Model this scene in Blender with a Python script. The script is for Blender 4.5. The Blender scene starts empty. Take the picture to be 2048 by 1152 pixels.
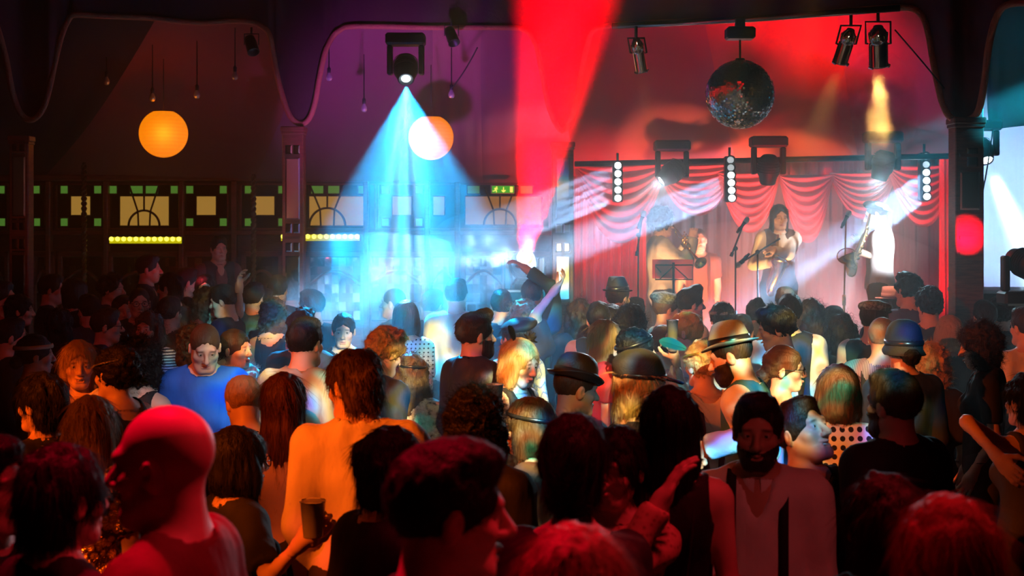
import bpy, math, random
import numpy as np
from mathutils import Vector, Matrix, Euler

F = 2800.0; CX = 1024.0; HY = 450.0; CH = 2.2      # focal length in px, principal column, horizon row, camera height
SC = bpy.context.scene
COL = SC.collection
rng = random.Random(7)
V3 = lambda *a: np.array(a, float)

def P(px, py, d):
    return Vector(((px - CX) / F * d, d, CH - (py - HY) / F * d))

# ------------------------------------------------------------------ objects
def link(o):
    COL.objects.link(o); return o

def tag(o, label=None, cat=None, group=None, kind=None):
    if label: o['label'] = label
    if cat: o['category'] = cat
    if group: o['group'] = group
    if kind: o['kind'] = kind
    return o

def empty(name, loc=(0, 0, 0), rot=(0, 0, 0)):
    o = bpy.data.objects.new(name, None); link(o)
    o.location = loc; o.rotation_euler = rot; o.empty_display_size = .1
    return o

def mesh_np(name, v, faces, mats, parent=None, smooth=True, midx=None, attr=None, loc=None, rot=None):
    """faces: list of int arrays (n,3) / (n,4)"""
    me = bpy.data.meshes.new(name)
    v = np.asarray(v, np.float32)
    me.vertices.add(len(v)); me.vertices.foreach_set('co', v.ravel())
    if not isinstance(faces, list): faces = [faces]
    faces = [np.asarray(f, np.int32) for f in faces if len(f)]
    lv = np.concatenate([f.ravel() for f in faces]) if faces else np.zeros(0, np.int32)
    tot = np.concatenate([np.full(len(f), f.shape[1], np.int32) for f in faces]) if faces else np.zeros(0, np.int32)
    st = np.concatenate([[0], np.cumsum(tot)[:-1]]).astype(np.int32) if len(tot) else tot
    me.loops.add(len(lv)); me.loops.foreach_set('vertex_index', lv)
    me.polygons.add(len(tot)); me.polygons.foreach_set('loop_start', st); me.polygons.foreach_set('loop_total', tot)
    if not isinstance(mats, (list, tuple)): mats = [mats]
    for m in mats: me.materials.append(m)
    if midx is not None: me.polygons.foreach_set('material_index', np.asarray(midx, np.int32))
    me.update(calc_edges=True); me.validate()
    if smooth: me.polygons.foreach_set('use_smooth', np.ones(len(me.polygons), bool))
    if attr is not None and len(me.vertices) == len(attr):
        a = me.attributes.new('tint', 'FLOAT_COLOR', 'POINT'); a.data.foreach_set('color', np.asarray(attr, np.float32).ravel())
    o = bpy.data.objects.new(name, me); link(o)
    if parent is not None: o.parent = parent
    if loc is not None: o.location = loc
    if rot is not None: o.rotation_euler = rot
    return o

class MB:
    """collects shapes into one mesh"""
    def __init__(s): s.v = []; s.f = []; s.m = []; s.sm = []; s.n = 0
    def add(s, v, f, mi=0, smooth=True, M=None):
        v = [tuple(x) for x in v]
        if M is not None: v = [tuple(M @ Vector(x)) for x in v]
        s.v += v; s.f += [tuple(i + s.n for i in q) for q in f]; s.m += [mi] * len(f); s.sm += [smooth] * len(f); s.n += len(v)
    def box(s, lo, hi, mi=0, M=None, bev=0.0):
        x0, y0, z0 = lo; x1, y1, z1 = hi
        if bev <= 0:
            v = [(x, y, z) for x in (x0, x1) for y in (y0, y1) for z in (z0, z1)]
            s.add(v, [(0, 1, 3, 2), (4, 6, 7, 5), (0, 4, 5, 1), (2, 3, 7, 6), (0, 2, 6, 4), (1, 5, 7, 3)], mi, False, M)
        else:                                   # chamfered: three stacked inset slabs hull
            b = bev; vs = []
            def ring(z, i): return [(x0 + i, y0 + i * 0, z)] 
            prof = [(z0, b), (z0 + b, 0), (z1 - b, 0), (z1, b)]
            for z, i in prof:
                c = b - i if i else b
                c = b if i == 0 else b * .5
                X0, X1, Y0, Y1 = x0 + i, x1 - i, y0 + i, y1 - i
                vs += [(X0 + c, Y0, z), (X1 - c, Y0, z), (X1, Y0 + c, z), (X1, Y1 - c, z), (X1 - c, Y1, z), (X0 + c, Y1, z), (X0, Y1 - c, z), (X0, Y0 + c, z)]
            f = [tuple(range(7, -1, -1)), tuple(range(24, 32))]
            for r in range(3):
                for i in range(8):
                    j = (i + 1) % 8; f.append((r * 8 + i, r * 8 + j, r * 8 + 8 + j, r * 8 + 8 + i))
            s.add(vs, f, mi, False, M)
    def tube(s, pts, r, n=8, mi=0, cap=True, M=None, closed=False, flat=1.0):
        pts = [Vector(p) for p in pts]; m = len(pts)
        rr = r if isinstance(r, (list, tuple, np.ndarray)) else [r] * m
        vs = []; up = None
        for i, p in enumerate(pts):
            if closed: t = pts[(i + 1) % m] - pts[i - 1]
            else: t = pts[min(i + 1, m - 1)] - pts[max(i - 1, 0)]
            if t.length < 1e-9: t = Vector((0, 0, 1))
            t.normalize()
            if up is None:
                up = Vector((0, 0, 1)) if abs(t.z) < .9 else Vector((0, 1, 0))
            a = up - t * up.dot(t)
            if a.length < 1e-6: a = t.orthogonal()
            a.normalize(); up = a; b = t.cross(a)
            for k in range(n):
                g = 2 * math.pi * k / n
                vs.append(p + (a * math.cos(g) + b * math.sin(g) * flat) * rr[i])
        f = []
        for i in range(m - (0 if closed else 1)):
            j = (i + 1) % m
            for k in range(n):
                q = (k + 1) % n; f.append((i * n + k, i * n + q, j * n + q, j * n + k))
        if cap and not closed: f += [tuple(range(n - 1, -1, -1)), tuple(range((m - 1) * n, m * n))]
        s.add(vs, f, mi, True, M)
    def lathe(s, prof, n=24, mi=0, M=None, sx=1, sy=1, cap=False):
        vs = []; f = []
        for r, z in prof:
            for k in range(n):
                g = 2 * math.pi * k / n; vs.append((r * math.cos(g) * sx, r * math.sin(g) * sy, z))
        for i in range(len(prof) - 1):
            for k in range(n):
                q = (k + 1) % n; f.append((i * n + k, i * n + q, i * n + n + q, i * n + n + k))
        if cap: f += [tuple(range(n - 1, -1, -1)), tuple(range((len(prof) - 1) * n, len(prof) * n))]
        s.add(vs, f, mi, True, M)
    def ball(s, c, r, mi=0, n=12, sc=(1, 1, 1), M=None):
        prof = [(max(1e-4, math.sin(math.pi * i / n)), -math.cos(math.pi * i / n)) for i in range(n + 1)]
        T = Matrix.Translation(Vector(c)) @ Matrix.Diagonal((r * sc[0], r * sc[1], r * sc[2], 1))
        s.lathe(prof, n * 2, mi, (M @ T) if M is not None else T)
    def ring(s, c, axis, rx, r, n=32, k=8, mi=0, M=None, ry=None):
        ry = ry or rx; ax = Vector(axis).normalized(); a = ax.orthogonal().normalized(); b = ax.cross(a)
        s.tube([Vector(c) + a * rx * math.cos(2 * math.pi * i / n) + b * ry * math.sin(2 * math.pi * i / n) for i in range(n)], r, k, mi, False, M, True)
    def build(s, name, mats, parent=None, loc=None, rot=None, smooth_angle=None):
        if not isinstance(mats, (list, tuple)): mats = [mats]
        me = bpy.data.meshes.new(name); me.from_pydata(s.v, [], s.f)
        for m in mats: me.materials.append(m)
        me.polygons.foreach_set('material_index', np.array(s.m, np.int32))
        me.polygons.foreach_set('use_smooth', np.array(s.sm, bool)); me.update()
        o = bpy.data.objects.new(name, me); link(o)
        if parent is not None: o.parent = parent
        if loc is not None: o.location = loc
        if rot is not None: o.rotation_euler = rot
        return o

def frame(z, x=None):
    """rotation matrix (4x4) whose local Z looks along z"""
    z = Vector(z).normalized(); x = Vector(x) if x is not None else (Vector((1, 0, 0)) if abs(z.x) < .9 else Vector((0, 1, 0)))
    x = (x - z * x.dot(z)).normalized(); y = z.cross(x)
    return Matrix((x, y, z)).transposed().to_4x4()

# ------------------------------------------------------------------ materials
_mats = {}
def M(name, col=(.5, .5, .5), rough=.6, metal=0.0, emit=None, es=1.0, bump=None, pat=None, alpha=None, trans=0, sheen=0, aniso=0, spec=None, tint=False, transl=0):
    if name in _mats: return _mats[name]
    m = bpy.data.materials.new(name); m.use_nodes = True; _mats[name] = m
    nt = m.node_tree; N = nt.nodes; L = nt.links; b = N['Principled BSDF']
    c4 = (*col, 1)
    b.inputs['Base Color'].default_value = c4; b.inputs['Roughness'].default_value = rough; b.inputs['Metallic'].default_value = metal
    if spec is not None: b.inputs['Specular IOR Level'].default_value = spec
    if sheen: b.inputs['Sheen Weight'].default_value = sheen
    if trans: b.inputs['Transmission Weight'].default_value = trans
    if alpha is not None: b.inputs['Alpha'].default_value = alpha
    if emit: b.inputs['Emission Color'].default_value = (*emit, 1); b.inputs['Emission Strength'].default_value = es
    tc = N.new('ShaderNodeTexCoord')
    if tint:
        a = N.new('ShaderNodeAttribute'); a.attribute_name = 'tint'
        mx = N.new('ShaderNodeMix'); mx.data_type = 'RGBA'; mx.blend_type = 'MULTIPLY'; mx.inputs[0].default_value = 1
        mx.inputs[6].default_value = c4; L.new(a.outputs['Color'], mx.inputs[7]); L.new(mx.outputs[2], b.inputs['Base Color'])
    if pat: L.new(pat(N, L, tc.outputs['Object']), b.inputs['Base Color'])
    if bump:
        sc, st = bump[0], bump[1]; stretch = bump[2] if len(bump) > 2 else (1, 1, 1)
        mp = N.new('ShaderNodeMapping'); mp.inputs['Scale'].default_value = stretch
        no = N.new('ShaderNodeTexNoise'); no.inputs['Scale'].default_value = sc; no.inputs['Detail'].default_value = 3
        bp = N.new('ShaderNodeBump'); bp.inputs['Strength'].default_value = st; bp.inputs['Distance'].default_value = .02
        L.new(tc.outputs['Object'], mp.inputs[0]); L.new(mp.outputs[0], no.inputs['Vector']); L.new(no.outputs[0], bp.inputs['Height']); L.new(bp.outputs[0], b.inputs['Normal'])
    if transl:
        t = N.new('ShaderNodeBsdfTranslucent'); t.inputs[0].default_value = c4
        if pat: pass
        mixs = N.new('ShaderNodeMixShader'); mixs.inputs[0].default_value = transl
        out = N['Material Output']; L.new(b.outputs[0], mixs.inputs[1]); L.new(t.outputs[0], mixs.inputs[2]); L.new(mixs.outputs[0], out.inputs[0])
    return m

def _ramp(N, L, src, stops, const=False):
    r = N.new('ShaderNodeValToRGB'); e = r.color_ramp.elements
    if const: r.color_ramp.interpolation = 'CONSTANT'
    e[0].position, e[0].color = stops[0][0], (*stops[0][1], 1); e[1].position, e[1].color = stops[1][0], (*stops[1][1], 1)
    for p, c in stops[2:]:
        k = e.new(p); k.color = (*c, 1)
    L.new(src, r.inputs[0]); return r.outputs[0]
def _scale(N, L, vec, s, flat=None):
    mp = N.new('ShaderNodeMapping'); mp.inputs['Scale'].default_value = s; L.new(vec, mp.inputs[0]); return mp.outputs[0]
def p_dots(a, b, sc, size=.3, dims='xz', rnd=0.0):
    def f(N, L, vec):
        v = _scale(N, L, vec, (sc, 0 if dims == 'xz' else sc, sc))
        vo = N.new('ShaderNodeTexVoronoi'); vo.inputs['Scale'].default_value = 1; vo.inputs['Randomness'].default_value = rnd
        L.new(v, vo.inputs['Vector']); return _ramp(N, L, vo.outputs['Distance'], [(0, b), (size, a)], True)
    return f
def p_stripes(a, b, sc, axis='z', duty=.5):
    def f(N, L, vec):
        w = N.new('ShaderNodeTexWave'); w.bands_direction = axis.upper(); w.inputs['Scale'].default_value = sc; w.inputs['Distortion'].default_value = .3; w.inputs['Detail'].default_value = 0
        L.new(vec, w.inputs['Vector']); return _ramp(N, L, w.outputs['Fac'], [(0, a), (duty, b)], True)
    return f
def p_cells(stops, sc, rnd=1.0):
    def f(N, L, vec):
        v = N.new('ShaderNodeTexVoronoi'); v.inputs['Scale'].default_value = sc; v.inputs['Randomness'].default_value = rnd; v.feature = 'F1'
        L.new(vec, v.inputs['Vector']); return _ramp(N, L, v.outputs['Distance'], stops)
    return f
def p_noise(stops, sc, stretch=(1, 1, 1), det=3):
    def f(N, L, vec):
        v = _scale(N, L, vec, stretch); n = N.new('ShaderNodeTexNoise'); n.inputs['Scale'].default_value = sc; n.inputs['Detail'].default_value = det
        L.new(v, n.inputs['Vector']); return _ramp(N, L, n.outputs['Fac'], stops)
    return f

# ------------------------------------------------------------------ signed distance fields -> meshes
_tab = np.random.RandomState(3).rand(32, 32, 32).astype(np.float32)
def vnoise(x, y, z):
    xi = np.floor(x); yi = np.floor(y); zi = np.floor(z)
    fx = x - xi; fy = y - yi; fz = z - zi
    fx = fx * fx * (3 - 2 * fx); fy = fy * fy * (3 - 2 * fy); fz = fz * fz * (3 - 2 * fz)
    xi = xi.astype(int) & 31; yi = yi.astype(int) & 31; zi = zi.astype(int) & 31
    x1 = (xi + 1) & 31; y1 = (yi + 1) & 31; z1 = (zi + 1) & 31; T = _tab
    c00 = T[xi, yi, zi] * (1 - fx) + T[x1, yi, zi] * fx; c10 = T[xi, y1, zi] * (1 - fx) + T[x1, y1, zi] * fx
    c01 = T[xi, yi, z1] * (1 - fx) + T[x1, yi, z1] * fx; c11 = T[xi, y1, z1] * (1 - fx) + T[x1, y1, z1] * fx
    return ((c00 * (1 - fy) + c10 * fy) * (1 - fz) + (c01 * (1 - fy) + c11 * fy) * fz) - .5

def C(a, b, ra, rb=None, k=.02, cap=False, sub=False):
    return ('c', np.asarray(a, float), np.asarray(b, float), ra, ra if rb is None else rb, k, sub, cap)
def E(c, r, R=None, k=.02, sub=False):
    return ('e', np.asarray(c, float), np.asarray(r, float), None if R is None else np.asarray(R, float), None, k, sub, False)

def pd(p, X, Y, Z):
    if p[0] == 'c':
        a, b = p[1], p[2]; ab = b - a; L2 = max(1e-12, float(ab @ ab))
        px, py, pz = X - a[0], Y - a[1], Z - a[2]
        t0 = (px * ab[0] + py * ab[1] + pz * ab[2]) / L2; t = np.clip(t0, 0, 1)
        d = np.sqrt((px - t * ab[0]) ** 2 + (py - t * ab[1]) ** 2 + (pz - t * ab[2]) ** 2) - (p[3] + t * (p[4] - p[3]))
        if p[7]: d = np.maximum(d, (t0 - 1) * math.sqrt(L2))
        return d
    c, r, R = p[1], p[2], p[3]
    px, py, pz = X - c[0], Y - c[1], Z - c[2]
    if R is not None:
        px, py, pz = (R[0, 0] * px + R[1, 0] * py + R[2, 0] * pz, R[0, 1] * px + R[1, 1] * py + R[2, 1] * pz, R[0, 2] * px + R[1, 2] * py + R[2, 2] * pz)
    k0 = np.sqrt((px / r[0]) ** 2 + (py / r[1]) ** 2 + (pz / r[2]) ** 2) + 1e-9
    k1 = np.sqrt((px / r[0] ** 2) ** 2 + (py / r[1] ** 2) ** 2 + (pz / r[2] ** 2) ** 2) + 1e-9
    return k0 * (k0 - 1) / k1

def smin(a, b, k):
    if k <= 0: return np.minimum(a, b)
    h = np.maximum(k - np.abs(a - b), 0) / k
    return np.minimum(a, b) - h * h * k * .25

def bbox(p):
    if p[0] == 'c':
        m = max(p[3], p[4]); return np.minimum(p[1], p[2]) - m, np.maximum(p[1], p[2]) + m
    r = p[2]
    e = r if p[3] is None else np.sqrt((p[3] ** 2) @ (r ** 2))
    return p[1] - e, p[1] + e

class Grid:
    def __init__(s, lo, hi, h):
        s.h = h; s.lo = np.asarray(lo, float); n = np.maximum(3, np.ceil((np.asarray(hi) - s.lo) / h).astype(int) + 1)
        s.n = n; s.ax = [s.lo[i] + h * np.arange(n[i]) for i in range(3)]
        s.V = np.full(n, .3)
    def full(s):
        return s.ax[0][:, None, None], s.ax[1][None, :, None], s.ax[2][None, None, :]
    def add(s, prims, infl=0.0):
        for p in prims:
            a, b = bbox(p); mg = p[5] + infl + 2.5 * s.h
            i0 = np.clip(np.floor((a - mg - s.lo) / s.h).astype(int), 0, s.n); i1 = np.clip(np.ceil((b + mg - s.lo) / s.h).astype(int) + 1, 0, s.n)
            if (i1 <= i0).any(): continue
            sl = tuple(slice(i0[i], i1[i]) for i in range(3))
            d = pd(p, s.ax[0][sl[0]][:, None, None], s.ax[1][sl[1]][None, :, None], s.ax[2][sl[2]][None, None, :])
            if p[6]: s.V[sl] = -smin(-s.V[sl], d, p[5])
            else: s.V[sl] = smin(s.V[sl], d, p[5])
        if infl: s.V -= infl
        return s
    def noise(s, amp, fr, th=.05, seed=0):
        """displaces the surface; fr = three frequencies"""
        ix = np.nonzero(np.abs(s.V) < th)
        x, y, z = s.ax[0][ix[0]], s.ax[1][ix[1]], s.ax[2][ix[2]]
        s.V[ix] += amp * 2 * vnoise(x * fr[0] + seed * 7.3, y * fr[1] + seed * 3.1, z * fr[2] + seed * 1.7)
        return s
    def clip(s, fn):
        X, Y, Z = s.full(); s.V = np.maximum(s.V, fn(X, Y, Z)); return s
    def mesh(s):
        V = s.V.astype(np.float32); h = s.h
        # close the border
        V[0], V[-1] = np.maximum(V[0], 1e-4), np.maximum(V[-1], 1e-4)
        V[:, 0], V[:, -1] = np.maximum(V[:, 0], 1e-4), np.maximum(V[:, -1], 1e-4)
        V[:, :, 0], V[:, :, -1] = np.maximum(V[:, :, 0], 1e-4), np.maximum(V[:, :, -1], 1e-4)
        B = V < 0
        cnt = np.zeros(tuple(np.array(V.shape) - 1), np.int8)
        offs = [(i, j, k) for i in (0, 1) for j in (0, 1) for k in (0, 1)]
        nx, ny, nz = V.shape
        for i, j, k in offs: cnt += B[i:nx - 1 + i, j:ny - 1 + j, k:nz - 1 + k]
        act = (cnt > 0) & (cnt < 8); idx = np.nonzero(act); n = len(idx[0])
        vid = np.full(cnt.shape, -1, np.int64); vid[idx] = np.arange(n)
        cv = np.stack([V[idx[0] + i, idx[1] + j, idx[2] + k] for i, j, k in offs], 1)
        acc = np.zeros((n, 3)); w = np.zeros(n); O = np.array(offs, float)
        for a in range(8):
            for b in range(a + 1, 8):
                if np.abs(O[a] - O[b]).sum() != 1: continue
                m = (cv[:, a] < 0) != (cv[:, b] < 0)
                t = np.where(m, cv[:, a] / np.where(m, cv[:, a] - cv[:, b], 1), 0)
                acc += m[:, None] * (O[a] + t[:, None] * (O[b] - O[a])); w += m
        vt = (np.stack(idx, 1) + acc / np.maximum(w, 1)[:, None]) * h + s.lo
        qs = []
        for ax in range(3):
            sl0 = [slice(None)] * 3; sl1 = [slice(None)] * 3; sl0[ax] = slice(0, -1); sl1[ax] = slice(1, None)
            ch = B[tuple(sl0)] != B[tuple(sl1)]
            u, v = (ax + 1) % 3, (ax + 2) % 3
            e = np.stack(np.nonzero(ch), 1)
            ok = (e[:, u] > 0) & (e[:, v] > 0) & (e[:, u] < cnt.shape[u]) & (e[:, v] < cnt.shape[v]); e = e[ok]
            if not len(e): continue
            du = np.zeros(3, int); du[u] = 1; dv = np.zeros(3, int); dv[v] = 1
            g = lambda q: vid[q[:, 0], q[:, 1], q[:, 2]]
            q = np.stack([g(e - du - dv), g(e - dv), g(e), g(e - du)], 1)
            fl = B[e[:, 0], e[:, 1], e[:, 2]]
            q = np.where(fl[:, None], q, q[:, ::-1]); qs.append(q)
        q = np.concatenate(qs) if qs else np.zeros((0, 4), int)
        return vt, q

def join(parts):
    vs, qs, n = [], [], 0
    for v, q in parts:
        vs.append(v); qs.append(q + n); n += len(v)
    return np.concatenate(vs), np.concatenate(qs)
def keep(v, q, mask):
    """keep quads whose mask is true, drop loose vertices"""
    q = q[mask]; u = np.unique(q); mp = np.full(len(v), -1); mp[u] = np.arange(len(u))
    return v[u], mp[q]
def sdf_pts(prims, pts, infl=0.0):
    X, Y, Z = pts[:, 0], pts[:, 1], pts[:, 2]; d = np.full(len(pts), 1.)
    for p in prims:
        e = pd(p, X, Y, Z)
        d = -smin(-d, e, p[5]) if p[6] else smin(d, e, p[5])
    return d - infl
def Rz(a): c, s = math.cos(a), math.sin(a); return np.array([[c, -s, 0], [s, c, 0], [0, 0, 1.]])
def Rx(a): c, s = math.cos(a), math.sin(a); return np.array([[1, 0, 0], [0, c, -s], [0, s, c.real]])
def Ry(a): c, s = math.cos(a), math.sin(a); return np.array([[c, 0, s], [0, 1, 0], [-s, 0, c]])
def xf(prims, R, t, s=1.0):
    out = []
    for p in prims:
        if p[0] == 'c': out.append(('c', R @ p[1] * s + t, R @ p[2] * s + t, p[3] * s, p[4] * s, p[5] * s, p[6], p[7]))
        else: out.append(('e', R @ p[1] * s + t, p[2] * s, R if p[3] is None else R @ p[3], None, p[5] * s, p[6], False))
    return out
# ------------------------------------------------------------------ people
SKIN = {'light': (.62, .40, .31), 'tan': (.52, .31, .22), 'pale': (.70, .50, .42), 'brown': (.30, .17, .11)}
HAIR = {'black': (.012, .010, .010), 'dark': (.028, .017, .011), 'brown': (.075, .038, .018), 'auburn': (.10, .03, .012), 'blond': (.42, .27, .11), 'fair': (.27, .17, .07), 'red': (.22, .055, .02), 'grey': (.25, .24, .23)}
def skin_mat(k): return M('skin_' + k, SKIN[k], .5, tint=True, spec=.45)
def hair_mat(k): return M('hair_' + k, HAIR[k], .55, bump=(60, .35, (3, 3, .35)), spec=.2 if k == 'black' else .3)
def cloth(name, col, rough=.8, **kw): return M('cloth_' + name, col, rough, **kw)

def head_prims(f, face=False, mouth=0.0):
    j = .84 if f else 1.0; cz = .007 if mouth else 0
    p = [E((0, -.014, .033), (.073, .094, .086), k=.02),
         E((0, .026, -.035 + (.004 if f else 0)), (.057 * (.94 if f else 1), .060, .078 - (.005 if f else 0)), k=.035),
         C((-.016 * j, .066, -.098 + (.004 if f else 0)), (.016 * j, .066, -.098 + (.004 if f else 0)), .017 * j, k=.03),
         C((.047 * j, .005, -.06), (.03 * j, .05, -.093), .02 * j, k=.03), C((-.047 * j, .005, -.06), (-.03 * j, .05, -.093), .02 * j, k=.03),
         E((.043, .055, -.024), (.021, .02, .018), k=.025), E((-.043, .055, -.024), (.021, .02, .018), k=.025),
         C((-.034, .075, .023), (.034, .075, .023), .011 if f else .014, k=.02),
         E((.032, .101, .003), (.017, .019, .013), k=.014, sub=True), E((-.032, .101, .003), (.017, .019, .013), k=.014, sub=True),
         C((0, .087, .012), (0, .108 if f else .112, -.029), .0075, .0115 if f else .0135, k=.014),
         E((.012, .096, -.034), (.009, .011, .008), k=.008), E((-.012, .096, -.034), (.009, .011, .008), k=.008),
         C((-.019, .082, -.062 + cz), (0, .0925, -.0605), .0055, .007, k=.007), C((.019, .082, -.062 + cz), (0, .0925, -.0605), .0055, .007, k=.007),
         C((-.016, .083, -.073), (.016, .083, -.073), .0075, k=.008),
         C((-.028, .084, -.0665 + cz), (0, .091, -.0675), .0024, .0028, k=.004, sub=True), C((.028, .084, -.0665 + cz), (0, .091, -.0675), .0024, .0028, k=.004, sub=True)]
    if mouth: p.append(E((0, .095, -.07), (.02, .02, .008 * mouth), k=.004, sub=True))
    for s in (1, -1):
        R = Rz(-s * .35) @ Rx(-.15)
        p.append(E((s * .077, -.012, -.008), (.010, .019, .031), R, k=.01))
        p.append(E((s * .088, -.004, -.004), (.007, .010, .017), R, k=.005, sub=True))
        if face:
            p.append(E((s * .031, .0745, .003), (.0135,) * 3, k=.006))
            p.append(E((s * .031, .092, .0025), (.0115, .012, .0034), k=.002, sub=True))
    return p

def hair_spec(st, f):
    """returns additive prims, cut prims, clip(lx,ly,lz) or None, noise (amp, fr), flow, strand length, lift"""
    cr = lambda i, up=0: E((0, -.015, .034 + up * .5), (.075 + i, .096 + i, .087 + i + up * .5), k=.02)
    facec = E((0, .125, -.028), (.074, .077, .104), k=.012, sub=True) if f else E((0, .125, -.018), (.076, .079, .110), k=.012, sub=True)
    fringe = E((0, .128, -.052), (.062, .072, .088), k=.01, sub=True)
    nape = lambda X, Y, Z: (-.032 + .66 * Y) - Z
    if st == 'short': return [cr(.009), E((0, .03, .1), (.06, .06, .03), k=.03)], [facec], nape, (.004, (70, 70, 50)), 'up', .014, .4
    if st == 'crop': return [cr(.003)], [facec], nape, (.0015, (120, 120, 120)), 'up', .006, .7
    if st == 'quiff': return [cr(.010), E((0, .045, .112), (.058, .055, .035), Rx(.35), k=.03)], [facec], nape, (.006, (60, 30, 60)), 'back', .02, .3
    if st == 'messy': return [cr(.018), E((.01, .03, .105), (.066, .06, .036), k=.03)], [facec], nape, (.014, (34, 34, 34)), 'up', .022, .5
    if st == 'wavy': return [cr(.012), E((0, -.05, -.05), (.075, .055, .07), k=.03)], [facec], lambda X, Y, Z: (-.10 + .5 * Y) - Z - .02, (.010, (38, 38, 22)), 'down', .05, .25
    if st == 'bob': return [cr(.018), E((0, -.03, -.045), (.097, .088, .1), k=.03), E((.078, .012, -.05), (.027, .042, .085), k=.02), E((-.078, .012, -.05), (.027, .042, .085), k=.02)], [facec], lambda X, Y, Z: -.125 - Z, (.005, (90, 90, 12)), 'down', .04, .15
    if st == 'bobfringe': return [cr(.018), E((0, -.03, -.045), (.097, .088, .1), k=.03), E((.078, .012, -.05), (.027, .042, .085), k=.02), E((-.078, .012, -.05), (.027, .042, .085), k=.02)], [fringe], lambda X, Y, Z: -.125 - Z, (.005, (90, 90, 12)), 'down', .04, .15
    if st in ('long', 'longfringe'): return [cr(.011), E((0, -.06, -.14), (.082, .058, .25), k=.04), E((.070, -.012, -.13), (.022, .044, .2), k=.025), E((-.070, -.012, -.13), (.022, .044, .2), k=.025)], [fringe if st == 'longfringe' else facec], None, (.006, (80, 80, 9)), 'down', .07, .15
    if st == 'longwavy': return [cr(.014), E((0, -.06, -.13), (.095, .07, .22), k=.04), E((.082, -.005, -.11), (.034, .05, .17), k=.025), E((-.082, -.005, -.11), (.034, .05, .17), k=.025)], [facec], None, (.016, (34, 34, 20)), 'curl', .06, .35
    if st == 'afro': return [cr(.035, .02)], [facec, E((0, .1, -.12), (.09, .12, .1), k=.02, sub=True)], lambda X, Y, Z: (-.07 + .35 * Y) - Z, (.018, (42, 42, 42)), 'curl', .035, .8
    if st == 'curly': return [cr(.022), E((0, -.045, -.055), (.092, .06, .085), k=.03), E((.078, .0, -.05), (.03, .045, .075), k=.02), E((-.078, .0, -.05), (.03, .045, .075), k=.02)], [facec], None, (.018, (38, 38, 38)), 'curl', .04, .6
    if st == 'bun': return [cr(.008), E((0, -.085, .105), (.042, .042, .04), k=.02)], [facec], nape, (.004, (70, 40, 70)), 'back', .018, .2
    if st == 'lowbun': return [cr(.010), E((0, -.115, -.035), (.05, .038, .042), k=.02)], [facec], lambda X, Y, Z: (-.035 + .5 * Y) - Z, (.005, (70, 30, 70)), 'back', .018, .18
    if st == 'beehive': return [cr(.014), E((0, -.03, .085), (.083, .095, .095), k=.03), E((0, -.05, -.04), (.075, .055, .06), k=.03)], [facec], lambda X, Y, Z: (-.06 + .5 * Y) - Z, (.006, (60, 60, 16)), 'back', .04, .2
    if st == 'ponytail': return [cr(.008), E((0, -.13, -.03), (.035, .04, .12), Rx(-.25), k=.02)], [facec], lambda X, Y, Z: np.where(Y > -.1, (-.04 + .5 * Y) - Z, -1), (.005, (70, 70, 14)), 'back', .04, .2
    if st == 'updo': return [cr(.014), E((0, -.07, .06), (.07, .06, .065), k=.03), E((.02, -.1, .0), (.05, .03, .04), k=.02)], [facec], lambda X, Y, Z: (-.04 + .5 * Y) - Z, (.010, (45, 45, 45)), 'curl', .02, .35
    raise ValueError(st)

def strands(v, q, n, flow, L, lift, r, seed):
    R = np.random.RandomState(seed)
    a, b, c, d = (v[q[:, i]] for i in range(4)); nr = np.cross(c - a, d - b); nl = np.linalg.norm(nr, axis=1) + 1e-12
    nr /= nl[:, None]; pr = nl / nl.sum()
    i = R.choice(len(q), n, p=pr); w = R.rand(n, 1); p0 = a[i] * w + c[i] * (1 - w); nm = nr[i]
    if flow == 'down': t = np.tile((0., 0., -1.), (n, 1)) + R.randn(n, 3) * .18
    elif flow == 'back': t = np.tile((0., -1., -.25), (n, 1)) + R.randn(n, 3) * .25
    elif flow == 'up': t = np.tile((0., .25, .5), (n, 1)) + R.randn(n, 3) * .6
    else: t = R.randn(n, 3)
    t -= nm * (t * nm).sum(1)[:, None]; t /= np.linalg.norm(t, axis=1)[:, None] + 1e-9
    d0 = t * (1 - lift * .6) + nm * lift; d0 /= np.linalg.norm(d0, axis=1)[:, None]
    Ls = L * (.5 + R.rand(n)); K = 4; pts = [p0 - nm * .003]
    dr = d0.copy(); side = np.cross(d0, nm); ph = R.rand(n) * 6.28
    for k in range(1, K):
        if flow == 'curl':
            an = ph + k * 1.5; dd = d0 + side * np.cos(an)[:, None] * .9 + np.cross(d0, side) * np.sin(an)[:, None] * .9
        else: dd = d0 + np.array((0, 0, -.12)) * k - nm * lift * .22 * k
        dd /= np.linalg.norm(dd, axis=1)[:, None] + 1e-9
        pts.append(pts[-1] + dd * (Ls / (K - 1))[:, None])
    pts = np.stack(pts, 1)                         # n,K,3
    u = np.cross(d0, nm + .01); u /= np.linalg.norm(u, axis=1)[:, None] + 1e-9; w2 = np.cross(u, d0)
    rr = r * np.linspace(1, .25, K)
    vs = np.stack([pts + (u[:, None] * math.cos(g) + w2[:, None] * math.sin(g)) * rr[None, :, None] for g in (0, 2.1, 4.2)], 2).reshape(n, K * 3, 3)
    base = (np.arange(n) * K * 3)[:, None]; fs = []
    for k in range(K - 1):
        for s in range(3):
            e = (s + 1) % 3; fs.append(base + np.array([[k * 3 + s, k * 3 + e, k * 3 + 3 + e, k * 3 + 3 + s]]))
    return vs.reshape(-1, 3), np.concatenate(fs)

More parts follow.
